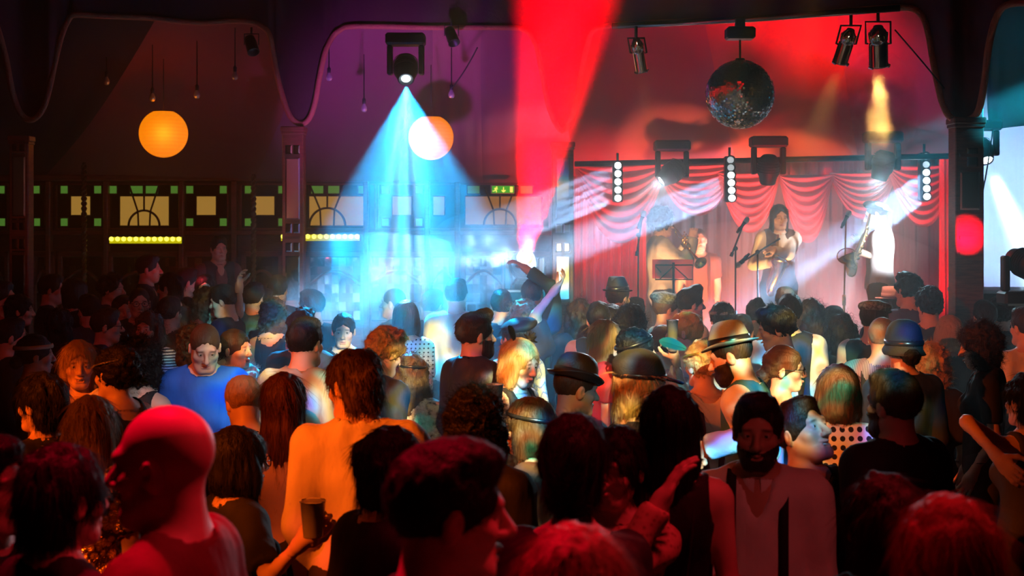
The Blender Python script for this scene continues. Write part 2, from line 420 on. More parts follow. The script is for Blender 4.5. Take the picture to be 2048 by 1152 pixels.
def hand_prims(w, f, n, curl, side, spread=.0, rest=1.0):
    """w wrist, f forearm direction, n palm normal; side +1: thumb toward cross(f,n)"""
    f = f / np.linalg.norm(f); n = n - f * (n @ f); n /= np.linalg.norm(n); a = np.cross(f, n) * side
    R = np.stack([a, f, n], 1)
    P_ = [E(w + f * .045, (.040, .050, .016), R, k=.015), C(w - f * .02, w + f * .02, .026, .027, k=.02)]
    bend = [curl * x for x in (.55, 1.0, .8)]
    for i, (o, L) in enumerate(zip((.030, .0105, -.0095, -.028), (.95, 1.05, .98, .78))):
        p = w + f * (.086 - abs(o - .005) * .2) + a * o; ang = 0; d = f + a * o * (3 + 12 * spread); d /= np.linalg.norm(d)
        for s, l in enumerate((.042, .026, .021)):
            ang += bend[s] + .03 * i * curl; dr = d * math.cos(ang) + n * math.sin(ang); e = p + dr * l * L
            P_.append(C(p, e, .0092 - .0008 * s - (.001 if i == 3 else 0), .0085 - .0008 * s, k=.006)); p = e
    p = w + f * .022 + a * .032; d = f * .55 + a * (.7 - .3 * curl) + n * (.25 + .5 * curl); d /= np.linalg.norm(d)
    for s, l in enumerate((.042, .032, .024)):
        dr = d + (f * .35 + n * .2 * curl - a * .35 * curl) * s; dr /= np.linalg.norm(dr); e = p + dr * l
        P_.append(C(p, e, .0125 - .0017 * s, .0115 - .0017 * s, k=.010)); p = e
    return P_

def ik(s, t, l1, l2, pole):
    d = t - s; L = np.linalg.norm(d); u = d / L; L = min(L, (l1 + l2) * .995)
    a = (l1 * l1 - l2 * l2 + L * L) / (2 * L); h = math.sqrt(max(0, l1 * l1 - a * a))
    p = pole - u * (pole @ u); p /= np.linalg.norm(p) + 1e-9
    return s + u * a + p * h, s + u * L

def lathe_hat(kind):
    """profile (outer crown from top to brim edge and back underneath), returns verts, quads in hat space"""
    if kind == 'bowler': pr = [(.001, .118), (.03, .116), (.058, .106), (.077, .088), (.087, .062), (.091, .03), (.092, .004), (.098, .000), (.110, .003), (.119, .010), (.123, .018), (.120, .015), (.108, -.001), (.098, -.006), (.086, .0), (.086, .03), (.07, .08), (.001, .108)]
    elif kind in ('fedora', 'trilby'):
        b = .124 if kind == 'fedora' else .116
        pr = [(.001, .108), (.03, .110), (.055, .112), (.067, .106), (.074, .085), (.083, .045), (.090, .004), (.097, .0), (.106, -.002), (b - .006, -.002), (b, 0), (b - .005, -.006), (.105, -.007), (.096, -.006), (.086, 0), (.078, .05), (.06, .095), (.001, .1)]
    elif kind == 'boater': pr = [(.001, .085), (.06, .086), (.082, .083), (.086, .05), (.09, .003), (.1, .0), (.14, 0), (.141, -.003), (.1, -.004), (.084, 0), (.08, .07), (.001, .076)]
    elif kind == 'cloche': pr = [(.001, .118), (.035, .115), (.066, .1), (.087, .072), (.097, .03), (.099, -.01), (.1, -.035), (.115, -.06), (.112, -.063), (.094, -.04), (.092, .02), (.07, .085), (.001, .108)]
    n = 40; vs = []
    for r, z in pr:
        for k in range(n):
            g = 2 * math.pi * k / n; x, y = r * math.cos(g) * .93, r * math.sin(g) * 1.12
            zz = z
            if kind in ('fedora', 'trilby'):
                if z > .06:
                    zz -= .030 * math.exp(-(x / .022) ** 2) * (1 if z > .09 else .3)
                    if y > .0: x *= 1 - .45 * (y / .07) * min(1, (z - .05) / .05); zz -= .10 * max(0, y - .02)
                if r > .1 or (r > .094 and z < .003): zz += (abs(x) / .13) ** 2 * .026 * (r - .088) / .05 - (max(0, y) / .16) ** 2 * .022 * (r - .09) / .05 + (max(0, -y) / .16) ** 2 * .012
            if kind == 'bowler' and r > .1: zz += (abs(x) / .13) ** 2 * .016 - (y / .15) ** 2 * .012
            if kind == 'cloche' and z < 0: zz += .03 * max(0, y) / .1
            vs.append((x, y, zz))
    q = [(i * n + k, i * n + n + k, i * n + n + (k + 1) % n, i * n + (k + 1) % n) for i in range(len(pr) - 1) for k in range(n)]
    return np.array(vs), np.array(q)

NP = 0; SHOE = None
def person(px, py, d, face=0, label='', group=None, f=False, z=None, base=0.0, skin='light', hair=('short', 'dark'), top=None, bottom=None, vest=None,
           hat=None, lean=0, roll=0, hyaw=0, hpitch=0, hroll=0, armR=None, armL=None, eyes=False, mouth=0.0, beard=None, glasses=False, collar=None, tie=None,
           suspenders=None, headband=None, feather=None, flower=None, necklace=None, straps=None, scale=None, name='person', collar_fur=None, shade=1.0, curlR=.5, curlL=.5, palmR=None, palmL=None, sk=1.0, hs=None):
    """px,py = pixel of head centre (x) and crown of the skull (y); d = distance; face: 0 away, 90 right, 180 camera, -90 left"""
    global NP; NP += 1; seed = NP
    dm = lambda q: q * float(np.interp(q, (2.2, 3.5, 4.3, 5.2, 7.6, 9.5, 10, 11.5, 15), (1.02, 1.08, 1.15, 1.23, 1.24, 1.12, 1.08, 1, 1))); dk = d; d = dm(d)
    s = scale or (.93 if f else 1.0); hs = hs or (.97 if f else 1.0) * 1.0
    near = 0 if d < 3.9 else (1 if d < 7.6 else 2)
    hh = (.0048, .0055, .0075)[near]; hc = (.013, .015, .02)[near]; hb = (.02, .022, .028)[near]; hr = (.0055, .0062, .0085)[near]
    if eyes: hh = min(hh, .0042)
    crown = P(px, py, d); z_top = crown.z - base
    # ---- skeleton (person space: faces +Y)
    hp_ = .823 * s; hz = z_top - hp_ + (.06 * abs(math.sin(math.radians(lean))) + .02 * abs(math.sin(math.radians(roll)))) 
    hz = max(.45, hz)
    Rl = Rx(-math.radians(lean)) @ Ry(math.radians(roll))
    hip = V3(0, 0, hz); T = lambda x, y, zz: hip + Rl @ (V3(x, y, zz) * s)
    sw = .152 if f else .170
    nb = T(0, -.018, .525)
    Rh = Rz(-math.radians(hyaw)) @ Rx(-math.radians(hpitch + lean * .3)) @ Ry(math.radians(hroll))
    piv = nb + Rl @ V3(0, .004, .045) * s
    hcn = piv + Rh @ V3(0, .02, .118) * hs
    dz = (hcn + Rh @ V3(0, -.01, .118) * hs)[2] - z_top
    hip[2] -= dz; hz -= dz; nb[2] -= dz; piv[2] -= dz; hcn[2] -= dz
    yaw = -math.radians(face); Rw = Rz(yaw)
    off = Rw @ hcn
    root = empty(name, (crown.x - off[0], crown.y - off[1], base), (0, 0, yaw))
    tag(root, label, 'person', group)
    rootp = V3(crown.x - off[0], crown.y - off[1], base)
    w2l = lambda p: Rw.T @ (np.array(p) - rootp)
    # ---- arms
    sh = {1: T(sw, -.012, .475), -1: T(-sw, -.012, .475)}; arm = {}
    for sd, spec in ((1, armR), (-1, armL)):
        S = sh[sd]
        if spec is None: e = S + Rl @ V3(sd * .035, -.03, -.275) * s; w = e + V3(-sd * .03, .11, -.215) * s
        elif spec == 'fwd': e = S + Rl @ V3(sd * .03, -.01, -.275) * s; w = e + V3(-sd * .09, .22, .03) * s
        elif spec == 'up': e = S + V3(sd * .09, .10, .22) * s; w = e + V3(-sd * .02, .02, .25) * s
        elif spec[0] == 'px':
            t = w2l(P(spec[1], spec[2], dm(spec[3]))); e, w = ik(S, t, .285 * s, .255 * s, V3(*(spec[4] if len(spec) > 4 else (sd * .5, -.3, -1))))
        elif spec[0] == 'elb':      # elbow and wrist given as pixels
            e0 = w2l(P(*spec[1][:2], dm(spec[1][2]))); e = S + (e0 - S) / np.linalg.norm(e0 - S) * .285 * s; w0 = w2l(P(*spec[2][:2], dm(spec[2][2]))); w = e + (w0 - e) / np.linalg.norm(w0 - e) * .255 * s
        else: e = S + V3(*spec[0]) * s; w = e + V3(*spec[1]) * s
        arm[sd] = (S, e, w)
    # ---- prims
    hpr = xf(head_prims(f, eyes, mouth), Rh, hcn, hs)
    nk = [C(nb + Rl @ V3(0, -.01, -.03) * s, hcn + Rh @ V3(0, -.024, -.055) * hs, (.054 if f else .063) * s, (.047 if f else .056) * hs, k=.03)]
    wf = .9 if f else 1.0
    tor = [E(T(0, -.008, .36), V3(.150 * wf, .106, .19) * s, Rl, k=.05), E(T(0, .0, .16), V3(.132 * wf, .095, .17) * s, Rl, k=.06), E(T(0, 0, .01), V3(.163, .112, .14) * s, k=.06),
           C(T(-sw * .86, -.015, .468), T(sw * .86, -.015, .468), .058 * s, k=.05), E(T(0, -.05, .42), V3(.12, .05, .12) * s, Rl, k=.04)]
    tor += [C(T(sd * .03, -.03, .535), T(sd * sw * .8, -.018, .485), .043 * s, .048 * s, k=.04) for sd in (1, -1)]
    if f: tor += [E(T(sd * .068, .075, .345), V3(.062, .058, .062) * s, Rl, k=.03) for sd in (1, -1)]
    ra = .040 if f else .047
    up, lo = {}, {}
    for sd, (S, e, w) in arm.items():
        up[sd] = [C(S, e, (ra + .010) * s, ra * .85 * s, k=.03)]; lo[sd] = [C(e, w, ra * .86 * s, ra * .6 * s, k=.02)]
    legs = []
    for sd in (1, -1):
        hp = V3(sd * .085 * s, 0, hz); kn = V3(sd * .095 * s, .02, max(.25, hz * .53)); an = V3(sd * .1 * s, -.02, .085)
        legs += [C(hp, kn, .085 * s, .056 * s, k=.04), C(kn, an, .056 * s, .038 * s, k=.03), C(an + V3(0, -.02, -.035), an + V3(0, .14, -.05), .035, .03, k=.02)]
    hands = {}; hw = {}
    for sd, (S, e, w) in arm.items():
        fd = w - e; pn = (palmR if sd > 0 else palmL)
        pn = V3(*pn) if pn is not None else V3(-sd * .8, .1, -.2)
        hands[sd] = hand_prims(w, fd, pn, curlR if sd > 0 else curlL, -sd if True else sd); hw[sd] = w
    body = tor + nk + legs + up[1] + up[-1] + lo[1] + lo[-1]
    allp = body + hpr
    def bb(pr, m):
        b = [bbox(p) for p in pr if not p[6]]; return np.min([x[0] for x in b], 0) - m, np.max([x[1] for x in b], 0) + m
    # ---- body surface: coarse body, fine head and hands, one mesh
    lo_, hi_ = bb(body, .03); v, q = Grid(lo_, hi_, hb).add(body).mesh()
    hlo = hcn + V3(-.125, -.135, -.15); hhi = hcn + V3(.125, .135, .145)
    ctr = v[q].mean(1); m = ~((ctr > hlo + .004) & (ctr < hhi - .004)).all(1)
    parts = []
    boxes = []
    for sd in (1, -1):
        b0, b1 = bb(hands[sd], .012); boxes.append((b0, b1)); m &= ~((ctr > b0 + .006) & (ctr < b1 - .006)).all(1)
    parts.append(keep(v, q, m))
    v, q = Grid(hlo - hh * 2, hhi + hh * 2, hh).add(hpr + nk + tor).mesh(); ctr = v[q].mean(1)
    parts.append(keep(v, q, ((ctr > hlo) & (ctr < hhi)).all(1)))
    hg = (.0042, .0048, .0058)[near]
    for sd, (b0, b1) in zip((1, -1), boxes):
        v, q = Grid(b0 - hg * 2, b1 + hg * 2, hg).add(lo[sd] + hands[sd]).mesh(); ctr = v[q].mean(1)
        parts.append(keep(v, q, ((ctr > b0) & (ctr < b1)).all(1)))
    v, q = join(parts)
    l = (v - hcn) @ Rh / hs; x, y, zz = np.abs(l[:, 0]), l[:, 1], l[:, 2]
    tint = np.ones((len(v), 4)); fr = (np.linalg.norm(l, axis=1) < .16)
    lip = np.exp(-((x / .021) ** 4) - ((zz + .067) / .0085) ** 2) * (y > .06) * fr
    brow = np.exp(-((x - .031) / .017) ** 4 - ((zz - .0225 + .12 * (x - .03)) / .0045) ** 2) * (y > .05) * fr
    lid = np.exp(-((x - .031) / .015) ** 4 - ((zz - .0035) / .0045) ** 2) * (y > .05) * fr * (.75 if not eyes else .45)
    chk = np.exp(-((x - .042) / .016) ** 2 - ((zz + .028) / .016) ** 2) * (y > .04) * fr
    tint[:, :3] *= 1 - lip[:, None] * np.array((.25, .62, .58)); tint[:, :3] *= 1 - brow[:, None] * np.array((.75, .8, .82)); tint[:, :3] *= 1 - lid[:, None] * np.array((.6, .65, .65))
    tint[:, :3] *= 1 - chk[:, None] * np.array((0, .16, .14)); tint[:, :3] *= sk
    bo = mesh_np('body', v, q, skin_mat(skin), root, attr=tint)
    place_h = lambda vv: vv * hs @ Rh.T + hcn
    # ---- eyes
    if eyes:
        for sd in (1, -1):
            b = MB(); b.ball((0, 0, 0), .0125, 0, 10)
            for i, fa in enumerate(b.f):
                c = sum((Vector(b.v[j]) for j in fa), Vector()) / len(fa)
                dd = (c.normalized() - Vector((sd * -.05, 1, -.05)).normalized()).length
                b.m[i] = 2 if dd < .22 else (1 if dd < .5 else 0)
            vv = place_h(np.array(b.v) + V3(sd * .031, .0745, .003)); b.v = [tuple(p) for p in vv]
            b.build('eye', [M('eye_white', (.55, .50, .46), .25), M('iris', (.08, .05, .03), .2), M('pupil', (.005, .005, .005), .1)], root)
    if mouth > .6:
        b = MB(); b.tube([(x_, .0815 - 12 * x_ * x_, -.0665 - 3 * x_ * x_ * (-1)) for x_ in np.linspace(-.017, .017, 7)], .0035, 6, flat=1.0); b.v = [tuple(p) for p in place_h(np.array(b.v))]
        b.build('teeth', M('teeth', (.85, .82, .75), .25), root)
    # ---- hair
    Hm = hair_mat(hair[1]) if hair else None
    if hair and hair[0] != 'bald':
        add, cut, clip, (am, fq), flow, L, lift = hair_spec(hair[0], f); am *= 1.1
        if hat:
            hb_ = {'bowler': .072, 'fedora': .072, 'trilby': .072, 'boater': .075, 'cloche': .06, 'flatcap': .07, 'newsboy': .075, 'peaked': .07, 'beret': .07, 'pillbox': .1}[hat[0]]
            c0 = clip; clip = (lambda X, Y, Z: np.maximum(Z - hb_, c0(X, Y, Z))) if c0 else (lambda X, Y, Z: Z - hb_ + 0 * X)
        b0, b1 = bb(add, .035); g = Grid(b0, b1, hr).add(add)
        if am: g.noise(am, fq, seed=seed)
        if am > .009: g.noise(am * .5, [x * 2.3 for x in fq], seed=seed + 3)
        g2 = Grid(b0, b1, hr).add([c_[:6] + (False,) + c_[7:] for c_ in cut]).noise(.007, (80, 80, 40), seed=seed + 9); g.V = np.maximum(g.V, -g2.V)
        if clip: g.clip(clip)
        v, q = g.mesh()
        if len(q):
            ns = (7000, 3300, 900)[near]
            if flow == 'curl': ns = int(ns * 1.3)
            sv, sq = strands(v, q, ns, flow, L, lift, (.0006, .0008, .0012)[near], seed)
            v, q = join([(v, q), (sv, sq)]); mesh_np('hair', place_h(v), q, Hm, root)
    if beard:
        reg = lambda X, Y, Z: np.maximum(np.maximum(Z + .052 - .55 * np.maximum(0, np.abs(X) - .02), -Y + .004), -.155 - Z)
        g = Grid((-.1, -.02, -.16), (.1, .13, .01), hr).add(head_prims(f), beard[1]); 
        g.noise(.002, (90, 90, 60), seed=seed); g.add([E((0, .1, -.068), (.02, .025, .0085), k=.003, sub=True), E((0, .1, -.02), (.03, .05, .022), k=.01, sub=True)]); g.clip(reg)
        v, q = g.mesh(); sv, sq = strands(v, q, (700, 350, 120)[near], 'down', .012, .3, (.0006, .0008, .0012)[near], seed + 5)
        v, q = join([(v, q), (sv, sq)]); mesh_np('beard', place_h(v), q, hair_mat(beard[0]), root)
    # ---- hats
    if hat:
        kind, mt, band = hat[0], hat[1], hat[2]; tl = hat[3] if len(hat) > 3 else (0, 0, 0)
        Rt = Rx(-math.radians(tl[0])) @ Ry(math.radians(tl[1])) @ Rz(math.radians(tl[2]))
        zh = {'bowler': .052, 'fedora': .054, 'trilby': .058, 'boater': .07, 'cloche': .035}.get(kind, .06)
        if kind in ('bowler', 'fedora', 'trilby', 'boater', 'cloche'):
            v, q = lathe_hat(kind); hv = lambda a_: place_h((a_ * 1.02) @ Rt.T + V3(0, -.012, zh))
            ho = mesh_np('hat', hv(v), q, mt, root)
            if band:
                rb = {'bowler': .0935, 'fedora': .0895, 'trilby': .0895, 'boater': .089, 'cloche': .101}[kind]; bh = .03 if kind != 'cloche' else .025
                b = MB(); z0 = .006 if kind != 'cloche' else -.012
                b.lathe([(rb + .001, z0), (rb + .0025, z0 + .002), (rb - .004 * (kind in ('fedora', 'trilby')) + .002, z0 + bh), (rb - .006, z0 + bh)], 40, sx=.93, sy=1.12)
                b.box((rb * .93 - .002, -.02, z0), (rb * .93 + .007, .02, z0 + bh - .003), bev=.002)
                o = mesh_np('hat_band', hv(np.array(b.v)), [np.array([q_ for q_ in b.f if len(q_) == 4]), ], band, root); o.parent = ho
        else:
            if kind == 'flatcap': pr = [E((0, -.01, .078), (.095, .118, .045), Rx(-.18), k=.03), E((0, .055, .085), (.085, .07, .028), Rx(-.3), k=.02), E((0, .112, .052), (.062, .045, .009), Rx(-.35), k=.012)]
            elif kind == 'newsboy': pr = [E((0, -.012, .085), (.112, .125, .05), Rx(-.12), k=.03), E((0, -.01, .06), (.085, .105, .03), k=.02), E((0, .115, .05), (.065, .05, .009), Rx(-.3), k=.012), E((0, -.01, .136), (.01, .01, .008), k=.01)]
            elif kind == 'peaked': pr = [E((0, -.012, .07), (.086, .107, .07), k=.03), E((0, -.03, .11), (.085, .1, .055), Rx(.15), k=.03), E((0, .12, .05), (.068, .055, .008), Rx(-.25), k=.012)]
            elif kind == 'beret': pr = [E((.02, -.03, .085), (.115, .125, .045), Ry(-.25), k=.03), E((0, -.012, .06), (.08, .1, .03), k=.02)]
            else: pr = [C((0, -.02, .1), (0, -.02, .125), .075, .07, k=.01)]
            R_ = Rt; pr = xf(pr, R_, V3(0, 0, 0)); b0, b1 = bb(pr, .02)
            v, q = Grid(b0, b1, hr * .9).add(pr).noise(.004, (22, 22, 22), seed=seed).add([E((0, -.014, .0), (.074, .095, .085), k=.01, sub=True)]).mesh()
            ho = mesh_np('hat', place_h(v), q, mt, root)
            if band:
                b = MB(); n_ = 36
                b.tube([Vector(R_ @ V3(.09 * math.cos(2 * math.pi * i / n_), -.012 + .109 * math.sin(2 * math.pi * i / n_), .058 + .004)) for i in range(n_)], .010, 8, 0, False, None, True, .4)
                mesh_np('hat_band', place_h(np.array(b.v)), np.array(b.f), band, ho)
    if headband:
        mt, wd = headband[0], headband[1]; tl = headband[2] if len(headband) > 2 else 12; n_ = 48; b = MB()
        R_ = Rx(math.radians(tl)); ex = .018 if hair and hair[0] not in ('crop', 'short', 'bald', 'lowbun', 'bun') else .014
        prof = [V3((.076 + ex) * math.cos(2 * math.pi * i / n_), -.014 + (.097 + ex) * math.sin(2 * math.pi * i / n_), .055) @ R_.T for i in range(n_)]
        vs = []; 
        for dz_, dr_ in ((-wd, 0), (-wd, .004), (0, .0055), (wd, .004), (wd, 0)):
            for p in prof:
                u = V3(p[0], p[1] + .014, 0); u /= np.linalg.norm(u); vs.append(p + u * dr_ * 1.3 + V3(0, 0, dz_) - u * .15 * max(0, dz_))
        q = [(r_ * n_ + i, r_ * n_ + (i + 1) % n_, (r_ + 1) * n_ + (i + 1) % n_, (r_ + 1) * n_ + i) for r_ in range(4) for i in range(n_)]
        mesh_np('headband', place_h(np.array(vs)), np.array(q), mt, root)
    if feather:
        mt, at, dr, L_, wd_ = feather[:5]; at = V3(*at); dr = V3(*dr) / np.linalg.norm(dr); sdv = np.cross(dr, V3(0, 1, 0.2)); sdv /= np.linalg.norm(sdv); b = MB()
        for k in range(46):                       # barbs either side of a curved quill
            t = k / 45; c0 = at + dr * L_ * t + V3(0, -.25, -.1) * L_ * t * t * .6
            wl = wd_ * (math.sin(math.pi * min(1, t * .9 + .08)) ** .7)
            for sg in (1, -1):
                e = c0 + sdv * sg * wl + dr * .5 * wl; mid = (c0 + e) / 2 + V3(0, 0, .15 * wl); tw = dr * L_ * .018
                b.add([c0 - tw, c0 + tw, mid + tw, mid - tw, e], [(0, 1, 2, 3), (3, 2, 4)], 0)
        b.tube([at + dr * L_ * t + V3(0, -.25, -.1) * L_ * t * t * .6 for t in np.linspace(0, 1, 8)], np.linspace(.0018, .0006, 8), 5)
        b.v = [tuple(p) for p in place_h(np.array(b.v))]; fo = b.build('feather', mt, root)
        if len(feather) > 5:
            e = MB(); c0 = at + dr * L_ * .8 + V3(0, -.25, -.1) * L_ * .4
            nrm = np.cross(sdv, dr)
            for rr_, mi, of in ((.030, 0, .003), (.019, 1, .005), (.010, 2, .007)):
                ring_ = [c0 + nrm * of * feather[5] + (sdv * math.cos(g) + dr * math.sin(g) * 1.25) * rr_ for g in np.linspace(0, 6.283, 18)[:-1]]
                back_ = [p - nrm * .002 * feather[5] for p in ring_]
                e.add(ring_ + back_, [tuple(range(17)), tuple(range(33, 16, -1))] + [(i, (i + 1) % 17, 17 + (i + 1) % 17, 17 + i) for i in range(17)], mi)
            e.v = [tuple(p) for p in place_h(np.array(e.v))]; e.build('feather_eye', [M('pf1', (.30, .22, .02), .4), M('pf2', (.05, .45, .04), .35), M('pf3', (.004, .01, .05), .3)], fo)
    if flower:
        mt, at, sz = flower; at = V3(*at); b = MB(); ax = at - V3(0, -.014, .03); ax /= np.linalg.norm(ax); fm = np.array(frame(ax).to_3x3())
        for ly, (n_, rr_, tilt) in enumerate(((7, 1.0, .25), (6, .75, .7), (4, .45, 1.15))):
            for k in range(n_):
                g = 2 * math.pi * k / n_ + ly * .5; vs = []
                for i in range(5):
                    for j in (-1, 0, 1):
                        t = i / 4; w_ = .42 * sz * math.sin(math.pi * (.12 + .8 * t)) * rr_
                        rad = sz * t * rr_; up_ = sz * (t ** 1.6) * math.sin(tilt) + .006 * abs(j)
                        vs.append((rad * math.cos(tilt) * math.cos(g) - j * w_ * math.sin(g), rad * math.cos(tilt) * math.sin(g) + j * w_ * math.cos(g), up_ + .004 * ly))
                b.add(vs, [(i * 3 + j, i * 3 + j + 1, i * 3 + j + 4, i * 3 + j + 3) for i in range(4) for j in range(2)])
        b.v = [tuple(p) for p in place_h(np.array(b.v) @ fm.T + at)]; b.build('flower', mt, root)
    if glasses:
        b = MB()
        for sd in (1, -1):
            b.tube([V3(sd * .034 + .024 * math.cos(t), .1035 - .15 * abs(.024 * math.cos(t) + .0) , .0 + .019 * math.sin(t)) for t in np.linspace(0, 6.2832, 19)[:-1]], .0023, 6, closed=True)
            b.tube([V3(sd * .058, .098, .006), V3(sd * .076, .06, .006), V3(sd * .082, -.01, .004), V3(sd * .079, -.03, -.012)], .002, 6)
        b.tube([V3(-.011, .104, .003), V3(0, .107, .006), V3(.011, .104, .003)], .002, 6)
        b.v = [tuple(p) for p in place_h(np.array(b.v))]; b.build('glasses', M('glasses_frame', (.01, .01, .012), .25), root)
    # ---- clothes
    folds = lambda g, a_=.007: g.noise(a_ * 1.7, (10, 10, 6), seed=seed).noise(a_ * .9, (24, 24, 11), seed=seed + 1)
    def sleeve(sd, fr, ex):
        S, e, w = arm[sd]; out = []
        if fr <= 0: return out
        if fr <= .5: t = fr * 2; p1 = S + (e - S) * t; out.append(C(S, p1, (ra + .012) * s + ex, (ra * .95) * s + ex + .006, k=.03, cap=True))
        else:
            out.append(C(S, e, (ra + .012) * s + ex, ra * .95 * s + ex, k=.03)); t = fr * 2 - 1
            out.append(C(e, e + (w - e) * min(t, .97), ra * .92 * s + ex, ra * .78 * s + ex, k=.03, cap=True))
        return out
    if top:
        mt = top[0]; sl = top[1]; neck = top[2]; ex = top[3] if len(top) > 3 else .011; opt = top[4] if len(top) > 4 else {}
        pr = list(tor)
        for sd in (1, -1): pr += sleeve(sd, sl, .002)
        cuts = []
        if neck == 'crew': cuts = [E(nb + V3(0, .018, .05) * s, V3(.078, .09, .07) * s, k=.01, sub=True)]
        elif neck == 'v': cuts = [E(nb + V3(0, .018, .05) * s, V3(.075, .085, .07) * s, k=.01, sub=True), C(T(0, .07, .52), T(0, .125, .38), .05 * s, .004 * s, k=.006, sub=True)]
        elif neck == 'scoop': cuts = [E(nb + V3(0, .03, .03) * s, V3(.11, .13, .11) * s, k=.01, sub=True)]
        elif neck == 'tank': cuts = [E(nb + V3(0, .02, .03) * s, V3(.095, .13, .13) * s, k=.01, sub=True)] + [E(sh[sd] + V3(sd * .045, 0, .01) * s, V3(.085, .14, .12) * s, k=.01, sub=True) for sd in (1, -1)]
        elif neck == 'bareback': cuts = [E(nb + V3(0, .02, .03) * s, V3(.11, .12, .1) * s, k=.01, sub=True), E(T(0, -.13, .33), V3(.105, .1, .23) * s, Rl, k=.01, sub=True)] + [E(sh[sd] + V3(sd * .04, 0, .02) * s, V3(.085, .14, .13) * s, k=.01, sub=True) for sd in (1, -1)]
        elif neck == 'strapless': cuts = [E(T(0, 0, .62), V3(.4, .3, .2) * s, Rl, k=.01, sub=True)]
        if bottom == 'dress' or opt.get('dress'):
            pr += [C(V3(0, 0, hz + .05), V3(0, 0, .5), .15 * s, .26 * s, k=.06, cap=True)]
        b0, b1 = bb(pr, .05); g = Grid(b0, b1, hc).add(pr, ex); folds(g, opt.get('folds', .007)); g.add(cuts)
        if not (bottom == 'dress' or opt.get('dress')):
            zb = hz - .02 if not opt.get('long') else hz - .12
            g.clip(lambda X, Y, Z: zb - Z)
        v, q = g.mesh(); mesh_np(opt.get('name', 'dress' if bottom == 'dress' else 'shirt'), v, q, mt, root)
        if straps:
            for sd in (1, -1):
                pts = strap_path(pr, T, s, Rl, sd, .07 if straps is not True else .075, .014, -.06 if neck != 'bareback' else .18)
                b = MB(); b.tube(pts, .006, 6); b.build('strap', mt, root)
    if vest:
        pr = list(tor); cuts = [E(nb + V3(0, .018, .05) * s, V3(.085, .095, .08) * s, k=.01, sub=True), E(T(0, .12, .43), V3(.055, .08, .17) * s, Rl, k=.01, sub=True)]
        cuts += [E(sh[sd] + V3(sd * .052, 0, -.02) * s, V3(.075, .16, .14) * s, k=.015, sub=True) for sd in (1, -1)]
        b0, b1 = bb(pr, .05); g = folds(Grid(b0, b1, hc).add(pr, .021), .004).add(cuts); zb = hz - .03; g.clip(lambda X, Y, Z: zb - Z)
        v, q = g.mesh(); mesh_np('waistcoat', v, q, vest, root)
    if collar is not None:
        ax = (piv - nb) / np.linalg.norm(piv - nb); fm = np.array(frame(ax, (1, 0, 0)).to_3x3()); c0 = nb + Rl @ V3(0, .005, .0) * s; n_ = 30; vs = []
        for r_, z_ in ((.0665, -.018), (.064, .012), (.060, .036), (.0615, .040), (.068, .030), (.080, .0), (.078, -.004), (.066, .026)):
            for i in range(n_):
                g_ = math.pi / 2 + .16 + (2 * math.pi - .32) * i / (n_ - 1); fr_ = max(0, math.sin(g_)); 
                vs.append(c0 + fm @ V3(r_ * math.cos(g_) * .98 * s, r_ * math.sin(g_) * 1.08 * s, (z_ - .028 * fr_ * (1 if z_ < .03 else .8)) * s))
        q = [(r_ * n_ + i, r_ * n_ + i + 1, (r_ + 1) * n_ + i + 1, (r_ + 1) * n_ + i) for r_ in range(7) for i in range(n_ - 1)]
        mesh_np('collar', np.array(vs), np.array(q), collar, root)
    if tie:
        b = MB(); c0 = nb + Rl @ V3(0, .075, -.005) * s
        for sd in (1, -1): b.ball(c0 + Rl @ V3(sd * .028, 0, 0), .02, 0, 8, (1.35, .5, .8))
        b.ball(c0, .009, 0, 8); b.build('bow_tie', tie, root)
    if suspenders:
        for sd in (1, -1):
            pts = strap_path(tor, T, s, Rl, sd, .085, .019 if not vest else .03, -.12); b = MB()
            vs = []; n_ = len(pts)
            for i, p in enumerate(pts):
                t = Vector(pts[min(i + 1, n_ - 1)]) - Vector(pts[max(0, i - 1)]); nr_ = t.cross(Vector((1, 0, 0))).normalized(); wv = Vector((1, 0, 0))
                for a_, c_ in ((-.016, 0), (.016, 0), (.016, .004), (-.016, .004)): vs.append(Vector(p) + wv * a_ - nr_ * c_ * (1 if True else -1))
            b.add(vs, [(i * 4 + k, i * 4 + (k + 1) % 4, i * 4 + 4 + (k + 1) % 4, i * 4 + 4 + k) for i in range(n_ - 1) for k in range(4)]); b.build('suspender', suspenders, root)
    if necklace:
        b = MB(); n_ = 40
        for i in range(n_):
            t = 2 * math.pi * i / n_; fr_ = math.sin(t)
            p = nb + V3(.068 * math.cos(t), .015 + .075 * fr_, .02 - .05 * (fr_ > 0) * fr_ * necklace[1] + .012 * (fr_ < 0) * -fr_) * s
            b.ball(p, necklace[2] if len(necklace) > 2 else .0055, 0, 5)
        b.build('necklace', necklace[0], root)
    if collar_fur:
        b0, b1 = nb - V3(.26, .2, .1), nb + V3(.26, .22, .12); n_ = 14
        pr = [C(nb + V3(.1 * math.cos(t0), .02 + .095 * math.sin(t0), .02 - .03 * math.sin(t0)), nb + V3(.1 * math.cos(t1), .02 + .095 * math.sin(t1), .02 - .03 * math.sin(t1)), .04, k=.02) for t0, t1 in [(2 * math.pi * i / n_, 2 * math.pi * (i + 1) / n_) for i in range(n_)]]
        v, q = Grid(b0, b1, .008).add(pr).noise(.02, (30, 30, 30), seed=seed).mesh(); sv, sq = strands(v, q, 1500, 'curl', .035, .7, .0009, seed)
        v, q = join([(v, q), (sv, sq)]); mesh_np('fur_collar', v, q, collar_fur, root)
